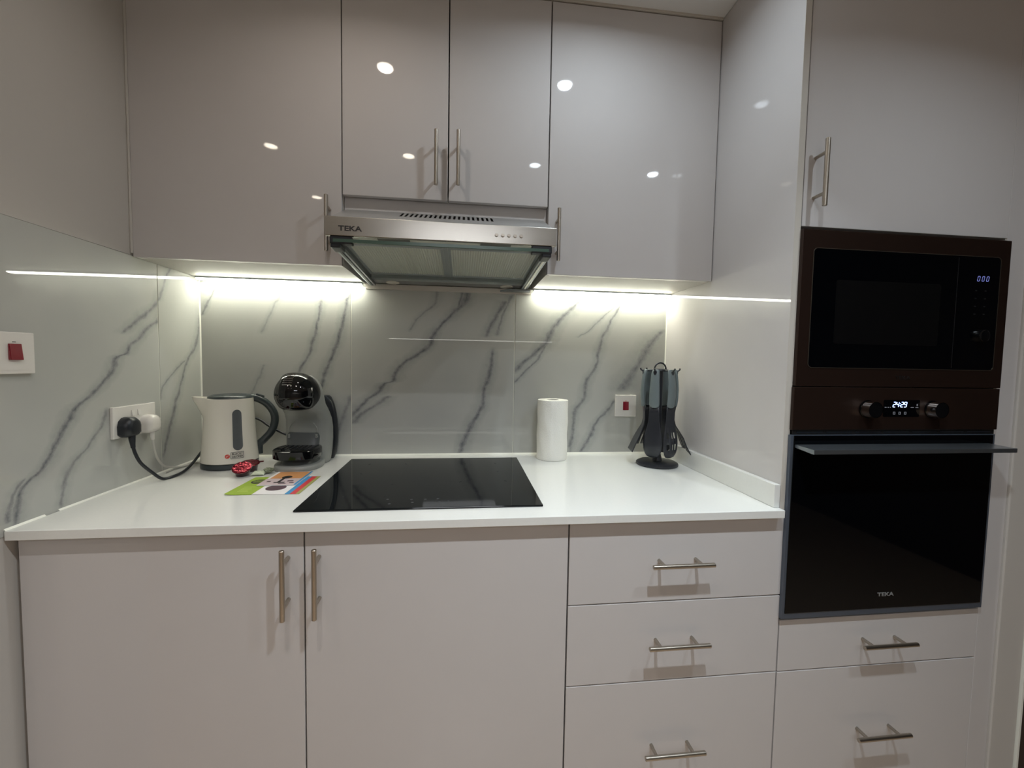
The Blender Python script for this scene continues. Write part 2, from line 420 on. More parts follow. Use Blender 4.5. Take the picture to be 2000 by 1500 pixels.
# --- recessed ceiling lights (grid of 0.69 m)
def downlight(x, y, warm, where, pw=1.0, spr=112):
    t = thing('ceiling_light', where, 'light', (x, y, ZT-0.001), 'recessed ceiling downlights')
    bm = bmesh.new(); add_lathe(bm, x, y, [(0.030, ZT-0.0001), (0.045, ZT-0.0001), (0.045, ZT-0.003), (0.041, ZT-0.005), (0.031, ZT-0.005), (0.030, ZT-0.001)], 32)
    link('trim_ring', bm, WHITEP, t, smooth=True)
    bm = bmesh.new(); add_lathe(bm, x, y, [(0.0293, ZT-0.0002), (0.0293, ZT-0.002), (0.0, ZT-0.002)], 24)
    link('lens', bm, LENSW if warm else LENSC, t)
    ld = bpy.data.lights.new('downlight_beam', 'AREA'); ld.shape = 'DISK'; ld.size = 0.05; ld.energy = DOWNLIGHT_W*pw
    ld.color = (1.0, 0.90, 0.82) if warm else (0.80, 0.91, 1.0); ld.spread = math.radians(spr)
    lo = bpy.data.objects.new('downlight_beam', ld); COL.objects.link(lo); lo.location = (x, y, ZT-0.008)
downlight(0.62, -0.68, True, 'recessed ceiling downlight in front of the left door over the hood', 0.38, 150)
downlight(1.31, -0.68, False, 'recessed ceiling downlight in front of the right upper cabinet', 1.2, 164)
downlight(0.62, -1.37, True, 'recessed ceiling downlight above the photographer, left', 1.0)
downlight(1.31, -1.37, False, 'recessed ceiling downlight above the photographer, right', 3.8, 108)
downlight(2.00, -1.37, False, 'recessed ceiling downlight facing the oven', 2.0, 140)
downlight(-0.08, -1.37, True, 'recessed ceiling downlight past the end of the left wall', 0.5)
downlight(-0.08, -2.06, True, 'recessed ceiling downlight in the room behind, left', 0.8)
t = thing('added_fill_panel', 'large added fill panel on the ceiling behind the camera', 'light', (0.95, -3.4, ZT-0.001))  # added glowing panel, out of view, to lift the room's general brightness
box('frame', 0.42, 1.38, -3.73, -3.07, ZT-0.012, ZT-0.0005, WHITEP, t)
box('diffuser', 0.45, 1.35, -3.70, -3.10, ZT-0.015, ZT-0.0122, mat('fill panel diffuser', (1, 1, 1, 1), 0.5, emit=(0.92, 0.95, 1.0, 1), emit_s=FILL_PANEL_E), t)

# --- what the gloss mirrors: a lit shelf on the opposite wall
t = thing('wall_shelf', 'long white shelf with a light strip under it on the opposite wall', 'shelf', (1.05, -4.28, 0.64))
box('board', -0.08, 2.18, -4.298, -4.10, 0.64, 0.68, CARC, t)
box('light_bar', -0.05, 2.15, -4.14, -4.12, 0.632, 0.64, mat('dim shelf light', (1, 1, 1, 1), 0.4, emit=(1.0, 0.98, 0.9, 1), emit_s=7.0), t)

# ================================================================ HANDLES
def bar_handle(parent, axis, cx, cz, yf, L=0.158, off=0.035, r=0.0055, sp=0.096):
    """steel bar on two posts, bar centre at (cx, yf-off, cz); yf = door front y (negative)"""
    bm = bmesh.new(); y = yf-off
    d = Vector((1, 0, 0)) if axis == 'x' else Vector((0, 0, 1)); c = Vector((cx, y, cz))
    a, b = c-d*L/2, c+d*L/2
    add_cyl(bm, a+d*0.001, b-d*0.001, r, 20)
    add_cyl(bm, a, a+d*0.001, r*0.8, 20, r); add_cyl(bm, b-d*0.001, b, r, 20, r*0.8)
    h = link('handle', bm, STEELV, parent, smooth=35)
    for s in (-1, 1):
        p = c+d*s*sp/2; bm = bmesh.new(); add_cyl(bm, p, Vector((p.x, yf+0.0002, p.z)), 0.0042, 14)
        q = link('post', bm, STEELV, h, smooth=35); q.parent = h
    return h

def door_panel(parent, x0, x1, z0, z1, yf, th=0.018, name='door', m=GLOSS):
    return box(name, x0, x1, yf, yf+th, z0, z1, m, parent, bev=0.0012, seg=2)

# ================================================================ UPPER CABINETS
def upper_cab(label, x0, x1, z0, parts):
    t = thing('wall_cabinet', label, 'cabinet', ((x0+x1)/2, -0.15, z0))
    bm = bmesh.new(); yb, yf = -0.0005, -DC+0.0195
    zt = ZT-0.004
    add_box(bm, x0, x0+0.016, yf, yb, z0, zt); add_box(bm, x1-0.016, x1, yf, yb, z0, zt)
    add_box(bm, x0+0.016, x1-0.016, yf, yb, z0, z0+0.016); add_box(bm, x0+0.016, x1-0.016, yf, yb, zt-0.016, zt)
    add_box(bm, x0+0.016, x1-0.016, yb-0.006, yb, z0+0.016, zt-0.016)
    link('carcass', bm, CARC, t)
    for a, b, hx, hz in parts:
        d = door_panel(t, a, b, z0-0.0005, ZT-0.010, -DC)
        bar_handle(d, 'z', hx, hz, -DC)
    return t
cabl = upper_cab('wide grey-white gloss wall cabinet left of the extractor hood, against the left wall', 0.003, 0.5650, ZC, [(0.0035, 0.5640, 0.531, 0.747)])
cabm = upper_cab('two-door gloss wall cabinet above the extractor hood', 0.5665, 1.1778, 0.842, [(0.5670, 0.8705, 0.838, 0.951), (0.8740, 1.1770, 0.902, 0.954)])
cabr = upper_cab('gloss wall cabinet right of the extractor hood, against the tall unit', 1.1795, W-0.001, ZC, [(1.1805, W-0.003, 1.207, 0.749)])
# recessed filler board above the hood
o = box('filler_board', 0.5668, 1.1775, -DC+0.020, -DC+0.036, 0.770, 0.8412, GLOSS, cabm)
structure(box('trim_7', 0.002, W-0.001, -DC-0.004, -DC+0.02, ZT-0.0065, ZT-0.0002, EDGE))

# LED strips under the wall cabinets
def strip(x0, x1, label):
    t = thing('light_strip', label, 'light strip', ((x0+x1)/2, -0.02, ZC-0.005), 'under-cabinet light strips')
    bm = bmesh.new(); add_prism(bm, [(-0.040, ZC-0.0006), (-0.014, ZC-0.0006), (-0.014, ZC-0.006), (-0.020, ZC-0.009), (-0.034, ZC-0.009), (-0.040, ZC-0.006)], 'x', x0, x1)
    link('profile', bm, ALU, t)
    bm = bmesh.new(); add_prism(bm, [(-0.0395, ZC-0.0065), (-0.0343, ZC-0.0096), (-0.0190, ZC-0.0096), (-0.0175, ZC-0.0110), (-0.036, ZC-0.0110), (-0.0405, ZC-0.0070)], 'x', x0+0.002, x1-0.002)
    link('diffuser', bm, STRIPM, t)
strip(0.010, 0.560, 'glowing light strip under the wall cabinet left of the hood')
strip(1.184, W-0.006, 'glowing light strip under the wall cabinet right of the hood')

# ================================================================ WORKTOP
wt = tag(box('worktop', 0.0012, W-0.0008, -0.660, -0.0003, -0.020, 0.0, QUARTZ, bev=0.0012), 'white quartz worktop with square front edge running wall to wall', 'worktop')
us = bmesh.new(); add_box(us, W-0.0165, W-0.0008, -0.640, -0.0008, 0.0004, 0.060, 0.001)
tag(link('upstand', us, QUARTZ, smooth=False), 'white quartz upstand strip along the tall unit side panel', 'upstand')

# ================================================================ BASE CABINETS
t = thing('base_cabinet', 'two-door gloss base cabinet under the left part of the worktop and the hob', 'cabinet', (0.59, -0.35, FLOOR))
bm = bmesh.new(); yf = -FR+0.0205
for a in (0.006, 0.566, 1.162): add_box(bm, a, a+0.016, yf, -0.02, -0.80, -0.0205)
add_box(bm, 0.022, 1.162, yf, -0.02, -0.80, -0.784); add_box(bm, 0.006, 1.178, -0.55, -0.534, FLOOR, -0.80)
add_box(bm, 0.022, 1.162, yf, yf+0.08, -0.04, -0.0205)
link('carcass', bm, CARC, t)
d = door_panel(t, 0.007, 0.5715, -0.798, -0.0225, -FR); bar_handle(d, 'z', 0.5388, -0.132, -FR)
d = door_panel(t, 0.5745, 1.1790, -0.798, -0.0225, -FR); bar_handle(d, 'z', 0.6052, -0.132, -FR)

t = thing('drawer_unit', 'gloss three-drawer base unit under the right end of the worktop', 'drawers', (1.46, -0.35, FLOOR))
bm = bmesh.new()
for a in (1.182, 1.714): add_box(bm, a, a+0.016, yf, -0.02, -0.80, -0.0205)
add_box(bm, 1.198, 1.714, yf, -0.02, -0.80, -0.784); add_box(bm, 1.182, 1.730, -0.55, -0.534, FLOOR, -0.80)
for z in (-0.232, -0.437): add_box(bm, 1.198, 1.714, yf+0.001, yf+0.06, z-0.012, z+0.012)
link('carcass', bm, CARC, t)
for z0, z1, hz, hx in ((-0.2290, -0.0225, -0.125, 1.459), (-0.4350, -0.2318, -0.3285, 1.457), (-0.798, -0.4378, -0.6065, 1.456)):
    d = door_panel(t, 1.1825, 1.7445, z0, z1, -FR, name='drawer'); bar_handle(d, 'x', hx, hz, -FR)

# ================================================================ TALL UNIT
t = thing('tall_cabinet', 'floor-to-ceiling gloss housing for the oven and microwave at the right', 'cabinet', (2.05, -0.32, FLOOR))
box('side_panel', W, W+0.0165, -FR, -0.0005, -0.0202, ZT-0.003, GLOSS, t)
box('front_edge', W+0.0002, W+0.0163, -FR-0.0008, -FR, -0.020, ZT-0.003, EDGE, t)
box('lower_side', W, W+0.0165, -FR+0.021, -0.0005, FLOOR, -0.0206, CARC, t)
bm = bmesh.new()
yb = -0.03
add_box(bm, 2.342, 2.358, -FR+0.002, yb, FLOOR, ZT-0.004)
for z in (0.698, 0.292, -0.300, -0.80): add_box(bm, W+0.0165, 2.342, -FR+0.020, yb, z-0.008, z+0.008)
add_box(bm, W+0.0165, 2.342, yb-0.006, yb, FLOOR, ZT-0.004)
link('carcass', bm, CARC, t)
bm = bmesh.new(); add_box(bm, 2.3485, 2.4108, -FR+0.001, -FR+0.019, FLOOR+0.1, ZT-0.004, 0.001)
link('filler_panel', bm, GLOSS, t, smooth=False)
d = door_panel(t, W+0.0195, 2.3465, 0.7085, ZT-0.010, -FR); bar_handle(d, 'z', 1.777, 0.8255, -FR)
for z0, z1, hz in ((-0.4365, -0.2985, -0.363), (-0.798, -0.4393, -0.614)):
    d = door_panel(t, W+0.0175, 2.3465, z0, z1, -FR, name='drawer'); bar_handle(d, 'x', 2.040, hz, -FR)

# ================================================================ MICROWAVE
t = thing('microwave', 'dark brown built-in microwave with black glass door above the oven', 'microwave', (2.036, -0.4, 0.312))
YM = -FR-0.010
box('body', 1.765, 2.310, -FR+0.001, -0.15, 0.318, 0.685, DARK, t)
bm = bmesh.new()
add_box(bm, 1.7385, 2.3325, YM, -FR-0.0008, 0.3135, 0.6965, 0.0015)
link('fascia', bm, BROWN, t, smooth=False)
# fascia rim, thin light edge around the glass
def ring(name, outer, inner, y0, y1, m, parent):
    bm = bmesh.new(); n = len(outer)
    A = [bm.verts.new((p[0], y0, p[1])) for p in outer]; B = [bm.verts.new((p[0], y0, p[1])) for p in inner]
    C = [bm.verts.new((p[0], y1, p[1])) for p in outer]; D = [bm.verts.new((p[0], y1, p[1])) for p in inner]
    for k in range(n):
        j = (k+1) % n
        bm.faces.new((A[k], A[j], B[j], B[k])); bm.faces.new((C[k], C[j], A[j], A[k])); bm.faces.new((B[k], B[j], D[j], D[k])); bm.faces.new((C[k], D[k], D[j], C[j]))
    return link(name, bm, m, parent, smooth=False)
MX0, MX1, MZ0, MZ1 = 1.770, 2.302, 0.3605, 0.651
ring('glass_rim', rrect(MX0-.0014, MX1+.0014, MZ0-.0014, MZ1+.0014, .0114), rrect(MX0, MX1, MZ0, MZ1, .010), YM-0.0012, YM+0.001, mat('rim metal', srgb(112, 104, 92), 0.3, metal=0.8), t)
bm = bmesh.new(); add_prism(bm, rrect(MX0, MX1, MZ0, MZ1, .010), 'y', YM-0.0007, YM+0.004)
gl = link('door_glass', bm, BLACKG, t)
bm = bmesh.new(); add_prism(bm, rrect(1.835, 2.130, 0.420, 0.577, .006), 'y', YM-0.0010, YM-0.0007)
link('window', bm, mat('oven window mesh', srgb(9, 9, 10), 0.3, spec=0.3), gl)
box('panel_seam', 2.176, 2.1775, YM-0.0011, YM-0.0007, MZ0+0.004, MZ1-0.004, DARK, gl)
digits('display', '000', 2.2350, YM-0.0008, 0.5895, 0.0120, DIMLED, t, 0.0135)
bm = bmesh.new()
for zz in (0.565, 0.545, 0.525, 0.505):
    for xx in (2.234, 2.262): add_box(bm, xx-0.003, xx+0.003, YM-0.0010, YM-0.0007, zz-0.0015, zz+0.0015)
link('touch_keys', bm, mat('faint key print', srgb(18, 18, 20), 0.5), t)['kind'] = 'stuff'
bm = bmesh.new(); add_cyl(bm, (2.255, YM-0.0005, 0.449), (2.255, YM-0.012, 0.449), 0.0165, 36, 0.0155); add_cyl(bm, (2.255, YM-0.012, 0.449), (2.255, YM-0.0135, 0.449), 0.0155, 36, 0.013)
k = link('knob', bm, PIANO, t, smooth=35)
bm = bmesh.new(); add_cyl(bm, (2.255, YM-0.0008, 0.449), (2.255, YM-0.004, 0.449), 0.0176, 36); link('knob_ring', bm, mat('knob ring metal', srgb(90, 90, 88), 0.2, metal=1.0), k, smooth=35)
text_mesh('logo', 'TEKA', 0.0125, (2.038, YM-0.0004, 0.337), LOGOB, t, 1.45, bold=0.0003)

# ================================================================ OVEN
t = thing('oven', 'built-in oven with black glass door, brown control panel and flat bar handle', 'oven', (2.034, -0.4, -0.285))
box('body', 1.765, 2.305, -FR+0.001, -0.15, -0.275, 0.283, DARK, t)
bm = bmesh.new(); add_box(bm, 1.7365, 2.3315, YM, -FR-0.0008, 0.2035, 0.3115, 0.0015)
pnl = link('control_panel', bm, BROWN, t, smooth=False)
bm = bmesh.new(); add_prism(bm, rrect(1.988, 2.0925, 0.2375, 0.2805, .003), 'y', YM-0.0008, YM+0.001)
dsp = link('display', bm, BLACKG, t)
digits('clock_digits', '24:29', 2.014, YM-0.0009, 0.2625, 0.0125, BLUELED, dsp, 0.0095)
bm = bmesh.new()
for x in (2.016, 2.032, 2.048): 
    add_box(bm, x, x+0.006, YM-0.0012, YM-0.0008, 0.2435, 0.2447); add_box(bm, x, x+0.006, YM-0.0012, YM-0.0008, 0.2488, 0.25)
    add_box(bm, x, x+0.0012, YM-0.0012, YM-0.0008, 0.2447, 0.2488); add_box(bm, x+0.0048, x+0.006, YM-0.0012, YM-0.0008, 0.2447, 0.2488)
for x, w_ in ((1.991, .005), (1.999, .004), (2.006, .002), (2.066, .009), (2.080, .008)): add_box(bm, x, x+w_, YM-0.0012, YM-0.0008, 0.2605, 0.2625)
add_box(bm, 2.083, 2.086, YM-0.0012, YM-0.0008, 0.2655, 0.2705)
link('touch_symbols', bm, mat('symbol print', srgb(110, 110, 112), 0.5, emit=(0.7, 0.75, 0.9, 1), emit_s=0.10), dsp)
for x in (1.9415, 2.1300):
    bm = bmesh.new(); add_cyl(bm, (x, YM+0.0005, 0.257), (x, YM-0.0025, 0.257), 0.0225, 40); 
    kb = link('knob', bm, BLACKG, t, smooth=35)
    bm = bmesh.new(); add_cyl(bm, (x, YM-0.0026, 0.257), (x, YM-0.024, 0.257), 0.0205, 40, 0.0200, caps=False); link('knob_sleeve', bm, CHROME, kb, smooth=35)
    bm = bmesh.new(); add_cyl(bm, (x, YM-0.004, 0.257), (x, YM-0.0235, 0.257), 0.0192, 40); link('knob_cap', bm, PIANO, kb, smooth=35)
# vent louvres between panel and door
box('vent_recess', 1.742, 2.328, -FR+0.002, -FR-0.006, 0.1915, 0.2032, DARK, t)
for k_ in range(7):
    x = 1.752+k_*0.082
    box('vent_louvre', x, x+0.072, YM+0.003, YM+0.013, 0.1960, 0.1990, BLACKP, t)
bm = bmesh.new(); add_box(bm, 1.7345, 2.3275, YM, -FR-0.0008, -0.283, 0.191, 0.001)
dr = link('door', bm, GREYP, t, smooth=False)
bm = bmesh.new(); add_box(bm, 1.7425, 2.3205, YM-0.0015, YM+0.003, -0.268, 0.1895, 0.0008)
link('door_glass', bm, BLACKG, dr, smooth=False)
text_mesh('logo', 'TEKA', 0.0135, (2.028, YM-0.0020, -0.2305), LOGOG, dr, 1.45, bold=0.0003)
bm = bmesh.new(); add_prism(bm, [(YM-0.0015, 0.1600), (YM-0.0015, 0.1675), (YM-0.061, 0.1655), (YM-0.061, 0.1550), (YM-0.055, 0.1550)], 'x', 1.7450, 2.3070, 0.0006)
link('handle', bm, ALU, dr, smooth=False)

# widen both appliances by one percent about the housing's left edge so they fill the 600 mm opening
for root_ in ('microwave', 'oven'):
    for ch in bpy.data.objects[root_].children_recursive:
        for v in ch.data.vertices:
            v.co.x = 0.9214+(v.co.x-0.9214)*1.0101; v.co.z = 0.3621+(v.co.z-0.3621)*1.0101

# ================================================================ EXTRACTOR HOOD
HX0, HX1 = 0.5695, 1.1695; HY = -0.476
t = thing('extractor_hood', 'stainless steel extractor hood with glass visor between the wall cabinets', 'hood', (0.87, -0.25, 0.66))
bm = bmesh.new()  # fascia
add_box(bm, HX0, HX1, HY, HY+0.012, 0.6745, 0.7225, 0.0012)
fas = link('front_panel', bm, STEEL, t, smooth=False)
bm = bmesh.new()  # sloped top + sides, sheet metal solid
side = [(HY+0.012, 0.7215), (-0.2815, 0.806), (-0.02, 0.806), (-0.02, 0.7215)]
X0, X1 = HX0+0.003, HX1-0.003
slope_a, slope_b = Vector((0, HY+0.012, 0.7215)), Vector((0, -0.2815, 0.806))
# rows of the slope: below slots, slots, above slots
def sl(x, t_): 
    p = slope_a.lerp(slope_b, t_); return bm.verts.new((x, p.y, p.z))
NS = 20; sx0, sx1 = 0.738, 1.006; t0, t1 = 0.52, 0.90
xs = [X0] + [sx0+(sx1-sx0)*k/(2*NS-1) for k in range(2*NS)] + [X1]
rows = [[sl(x, tt) for x in xs] for tt in (0, t0, t1, 1)]
slot_faces = []
for r_ in range(3):
    for c_ in range(len(xs)-1):
        f = bm.faces.new((rows[r_][c_], rows[r_][c_+1], rows[r_+1][c_+1], rows[r_+1][c_]))
        if r_ == 1 and 1 <= c_ <= 2*NS-1 and c_ % 2 == 1: slot_faces.append(f)
bmesh.ops.delete(bm, geom=slot_faces, context='FACES_ONLY')
for x in (X0, X1):
    bm.faces.new([bm.verts.new((x, a, b)) for a, b in side])
bmesh.ops.remove_doubles(bm, verts=bm.verts, dist=0.0001)
top = link('top_panel', bm, TOPS, t)
sm = top.modifiers.new('thickness', 'SOLIDIFY'); sm.thickness = 0.0012; sm.offset = -1
box('vent_cavity', 0.72, 1.02, -0.40, -0.29, 0.724, 0.744, DARK, t)
for k_ in range(5):
    x = 1.0065+k_*0.0166; bm = bmesh.new(); add_cyl(bm, (x, HY+0.001, 0.6955), (x, HY-0.0045, 0.6955), 0.0038, 20, 0.0034)
    add_cyl(bm, (x, HY+0.0005, 0.6955), (x, HY-0.0008, 0.6955), 0.0048, 20)
    link('push_button', bm, STEELV, t, smooth=35)
text_mesh('logo', 'TEKA', 0.0175, (0.632, HY-0.0004, 0.6925), PRINTD, t, 1.35, bold=0.0004)
# housing walls (open underneath)
bm = bmesh.new()
add_box(bm, HX0+0.014, HX0+0.020, HY+0.014, -0.012, 0.662, 0.7210); add_box(bm, HX1-0.020, HX1-0.014, HY+0.014, -0.012, 0.662, 0.7210)
add_box(bm, HX0+0.020, HX1-0.020, -0.018, -0.012, 0.662, 0.7210); add_box(bm, HX0+0.020, HX1-0.020, HY+0.014, -0.018, 0.7190, 0.7210)
link('housing', bm, ALU, t)
bm = bmesh.new(); add_box(bm, HX0+0.022, HX1-0.022, -0.068, -0.019, 0.660, 0.668, 0.001); rb = link('rear_bar', bm, ALU, t, smooth=False)
for x in (0.668, 1.080):
    bm = bmesh.new(); add_lathe(bm, x, -0.040, [(0.024, 0.6599), (0.024, 0.658), (0.018, 0.6572), (0.0, 0.6572)], 28); link('lamp_glass', bm, mat('frosted lamp', srgb(196, 190, 178), 0.3), rb, smooth=True)
bm = bmesh.new(); add_box(bm, HX0+0.022, HX1-0.022, -0.462, -0.395, 0.684, 0.690); fb = link('front_bar', bm, SATIN, t)
for x in (0.735, 1.008):
    box('lamp_cover', x-0.042, x+0.042, -0.452, -0.410, 0.6800, 0.6838, mat('lamp cover grey', srgb(96, 98, 92), 0.4), fb, bev=0.001)
# two grease filters
def filt(x0, x1, n):
    bm = bmesh.new(); zc = 0.683; rings = []
    y0, y1 = -0.392, -0.072
    fr_ = bmesh.new()
    for a in ((x0, x0+0.008, y0, y1), (x1-0.008, x1, y0, y1), (x0+0.008, x1-0.008, y0, y0+0.008), (x0+0.008, x1-0.008, y1-0.008, y1)):
        add_box(fr_, a[0], a[1], a[2], a[3], zc-0.004, zc+0.004)
    f = link('grease_filter', fr_, ALU, t)
    prof = []
    for k in range(n*2+1):
        prof.append((x0+0.008+(x1-x0-0.016)*k/(2*n), zc+(0.002 if k % 2 else -0.001)))
    A = [bm.verts.new((px, y0+0.008, pz)) for px, pz in prof]; B = [bm.verts.new((px, y1-0.008, pz)) for px, pz in prof]
    for k in range(len(A)-1): bm.faces.new((A[k], A[k+1], B[k+1], B[k]))
    link('filter_mesh', bm, FILTER, f)
filt(0.598, 0.862, 34); filt(0.876, 1.142, 34)
bm = bmesh.new(); add_box(bm, 0.8625, 0.8755, -0.392, -0.070, 0.679, 0.690); link('centre_bar', bm, ALU, t)
# glass visor in side rails, with plastic corner caps
gb = bmesh.new(); add_box(gb, HX0+0.034, HX1-0.034, -0.470, -0.070, 0.6600, 0.6635); gl = link('glass_visor', gb, GLASS, t)
box('glass_edge', HX0+0.020, HX1-0.020, -0.4745, -0.4690, 0.6585, 0.6665, GLASSE, gl)
for s, xa, xb in ((-1, HX0+0.014, HX0+0.036), (1, HX1-0.036, HX1-0.014)):
    bm = bmesh.new(); add_box(bm, xa, xb, -0.445, -0.020, 0.6500, 0.6600, 0.001)
    rl = link('side_rail', bm, ALU, t, smooth=False)
    m_ = (xa+xb)/2
    bm = bmesh.new(); add_box(bm, m_-0.0035, m_+0.0035, -0.440, -0.030, 0.6478, 0.6499, 0.0006); link('rail_groove', bm, CHROME if s > 0 else BLACKP, rl, smooth=False)
    bm = bmesh.new(); add_box(bm, (xa if s < 0 else xb-0.050)-0.003, (xa+0.050 if s < 0 else xb)+0.003, -0.474, -0.452, 0.6545, 0.6742, 0.003)
    add_box(bm, xa-0.002, xb+0.002, -0.470, -0.425, 0.6455, 0.6585, 0.003)
    link('corner_cap', bm, BLACKP, t, smooth=False)
bm = bmesh.new(); add_prism(bm, [(1.058, -0.022), (1.168, -0.022), (1.168, -0.050), (1.085, -0.050)], 'z', 0.6445, 0.6495); link('wall_bracket', bm, ALU, t)
for ch in t.children_recursive:   # the underside falls towards the wall
    if ch.name.split('.')[0] in ('housing', 'rear_bar', 'lamp_glass', 'front_bar', 'lamp_cover', 'grease_filter', 'filter_mesh', 'centre_bar', 'glass_visor', 'glass_edge', 'side_rail', 'rail_groove', 'corner_cap', 'wall_bracket'):
        for v in ch.data.vertices:
            if v.co.z < 0.705: v.co.z -= 0.050*(v.co.y+0.47)
# painted batten at the wall behind the hood
structure(box('trim_8', 0.567, 1.177, -0.011, -0.0004, 0.6180, 0.636, EDGE))

# ================================================================ HOB
t = thing('induction_hob', 'black glass hob set into the worktop under the hood', 'hob', (0.828, -0.33, 0.0))
bm = bmesh.new(); add_box(bm, 0.5305, 1.1255, -0.5915, -0.0720, 0.0005, 0.0050, 0.0015, 2)
hb = link('glass_top', bm, HOBG, t, smooth=False)
pm = mat('hob print', srgb(58, 60, 62), 0.4)
for x, y, r_ in ((0.672, -0.215, 0.085), (0.985, -0.215, 0.075), (0.672, -0.445, 0.075), (0.985, -0.445, 0.095)):
    bm = bmesh.new()
    for k in range(4):
        a = k*PI/2+PI/4
        bm2 = [(x+r_*math.cos(a+b_), y+r_*math.sin(a+b_), 0.0051) for b_ in (-0.05, 0.0, 0.05)]
        add_tube(bm, bm2, 0.0006, 5)
    link('cooking_zone', bm, mat('zone print', srgb(40, 42, 44), 0.4), t)['kind'] = 'stuff'
for x, y in ((0.735, -0.525), (0.745, -0.560), (0.795, -0.530), (0.800, -0.552), (0.862, -0.528), (0.865, -0.550), (0.888, -0.548), (0.830, -0.530)):
    bm = bmesh.new(); add_cyl(bm, (x, y, 0.0050), (x, y, 0.0052), 0.0035, 14); link('touch_key', bm, pm, t)

# ================================================================ SWITCHES AND SOCKETS
def switch_back(cx, cz):
    t = thing('cooker_switch', 'square white wall switch with red rocker on the back wall by the utensils', 'switch', (cx, 0, cz))
    box('plate', cx-0.043, cx+0.043, -0.0085, -0.0002, cz-0.043, cz+0.043, WHITEP, t, bev=0.0018)
    bm = bmesh.new(); add_prism(bm, [(-0.0080, cz-0.017), (-0.0080, cz+0.017), (-0.0105, cz+0.017), (-0.0125, cz-0.017)], 'x', cx-0.0115, cx+0.0115, 0.0006)
    link('rocker', bm, REDP, t, smooth=False)
    box('indicator', cx-0.003, cx+0.003, -0.0089, -0.0085, cz+0.019, cz+0.0205, LOGOR, t)
switch_back(1.568, 0.193)
t = thing('cooker_switch', 'square white wall switch with red rocker high on the left wall', 'switch', (0, -0.633, 0.3615))
box('plate', 0.0002, 0.0088, -0.676, -0.590, 0.3185, 0.4045, WHITEP, t, bev=0.0018)
box('raised_face', 0.0086, 0.0094, -0.670, -0.596, 0.3265, 0.3965, WHITEP, t)
bm = bmesh.new(); add_prism(bm, [(0.0092, 0.3475), (0.0092, 0.3805), (0.0118, 0.3805), (0.0150, 0.3475)], 'y', -0.6445, -0.6195, 0.0006)
link('rocker', bm, REDP, t, smooth=False)
box('indicator', 0.0094, 0.0098, -0.636, -0.629, 0.3835, 0.3850, PRINTD, t)

t = thing('double_socket', 'white double wall socket with two plugs in it on the left wall', 'socket', (0, -0.3175, 0.180))
box('plate', 0.0002, 0.0090, -0.3945, -0.2405, 0.1370, 0.2220, WHITEP, t, bev=0.002)
for y in (-0.328, -0.306):
    bm = bmesh.new(); add_prism(bm, [(0.0088, 0.1925), (0.0088, 0.2085), (0.0105, 0.2085), (0.0130, 0.1925)], 'y', y-0.0055, y+0.0055, 0.0005)
    link('rocker', bm, WHITEP, t, smooth=False)

def plug(bm, y, z, s=1.0):
    """13 A plug body on the left wall, rounded shield outline"""
    rings = []
    for x, k in ((0.0092, 1.0), (0.024, 1.0), (0.030, 0.93), (0.036, 0.78), (0.0385, 0.5)):
        pts = []
        for a, b in ((-0.026, -0.018), (-0.0265, 0.004), (-0.022, 0.018), (-0.012, 0.0265), (0.0, 0.028), (0.012, 0.0265), (0.022, 0.018), (0.0265, 0.004), (0.026, -0.018), (0.016, -0.026), (0.0, -0.027), (-0.016, -0.026)):
            pts.append(Vector((x, y+a*k*s, z+b*k*s)))
        rings.append(pts)
    add_loft(bm, rings)
t = thing('black_plug', 'black three-pin plug with its thick cable drooping onto the worktop', 'plug', (0.01, -0.357, 0.165))
bm = bmesh.new(); plug(bm, -0.357, 0.165); link('plug_body', bm, BLACKP, t, smooth=50)
bm = bmesh.new(); add_tube(bm, [(0.026, -0.357, 0.146), (0.027, -0.358, 0.130), (0.028, -0.358, 0.118), (0.029, -0.358, 0.108)], [0.0085, 0.0075, 0.006, 0.0052], 12, upv=(1, 0, 0)); link('strain_relief', bm, BLACKP, t, smooth=True)
bm = bmesh.new(); add_tube(bm, smooth_path([(0.028, -0.358, 0.118), (0.031, -0.356, 0.095), (0.038, -0.345, 0.062), (0.050, -0.322, 0.030), (0.062, -0.300, 0.0055), (0.073, -0.270, 0.0045), (0.072, -0.225, 0.006), (0.060, -0.165, 0.014), (0.048, -0.100, 0.034), (0.052, -0.045, 0.070), (0.090, -0.026, 0.110), (0.150, -0.022, 0.145), (0.200, -0.028, 0.142), (0.240, -0.036, 0.118), (0.290, -0.040, 0.092), (0.330, -0.042, 0.080)], 6), 0.0042, 10)
link('cable', bm, BLACKP, t, smooth=True)
t = thing('white_plug', 'white three-pin plug with thin white cable in the right half of the double socket', 'plug', (0.01, -0.279, 0.163))
bm = bmesh.new(); plug(bm, -0.279, 0.163, 0.98); link('plug_body', bm, WHITEP, t, smooth=50)
bm = bmesh.new(); add_tube(bm, [(0.024, -0.279, 0.146), (0.024, -0.279, 0.128), (0.024, -0.277, 0.116)], [0.007, 0.006, 0.0045], 12, upv=(1, 0, 0)); link('strain_relief', bm, WHITEP, t, smooth=True)
bm = bmesh.new(); add_tube(bm, smooth_path([(0.024, -0.277, 0.120), (0.022, -0.272, 0.095), (0.020, -0.255, 0.055), (0.018, -0.220, 0.022), (0.022, -0.165, 0.0065), (0.040, -0.110, 0.0045), (0.070, -0.075, 0.0045), (0.105, -0.050, 0.0045), (0.14, -0.030, 0.0045)], 6), 0.0030, 8)
add_tube(bm, smooth_path([(0.020, -0.225, 0.0035), (0.018, -0.160, 0.0035), (0.040, -0.118, 0.0085), (0.072, -0.100, 0.0035), (0.100, -0.060, 0.0035)], 6), 0.0028, 8)
link('cable', bm, mat('pale cable', srgb(196, 194, 186), 0.4), t, smooth=True)

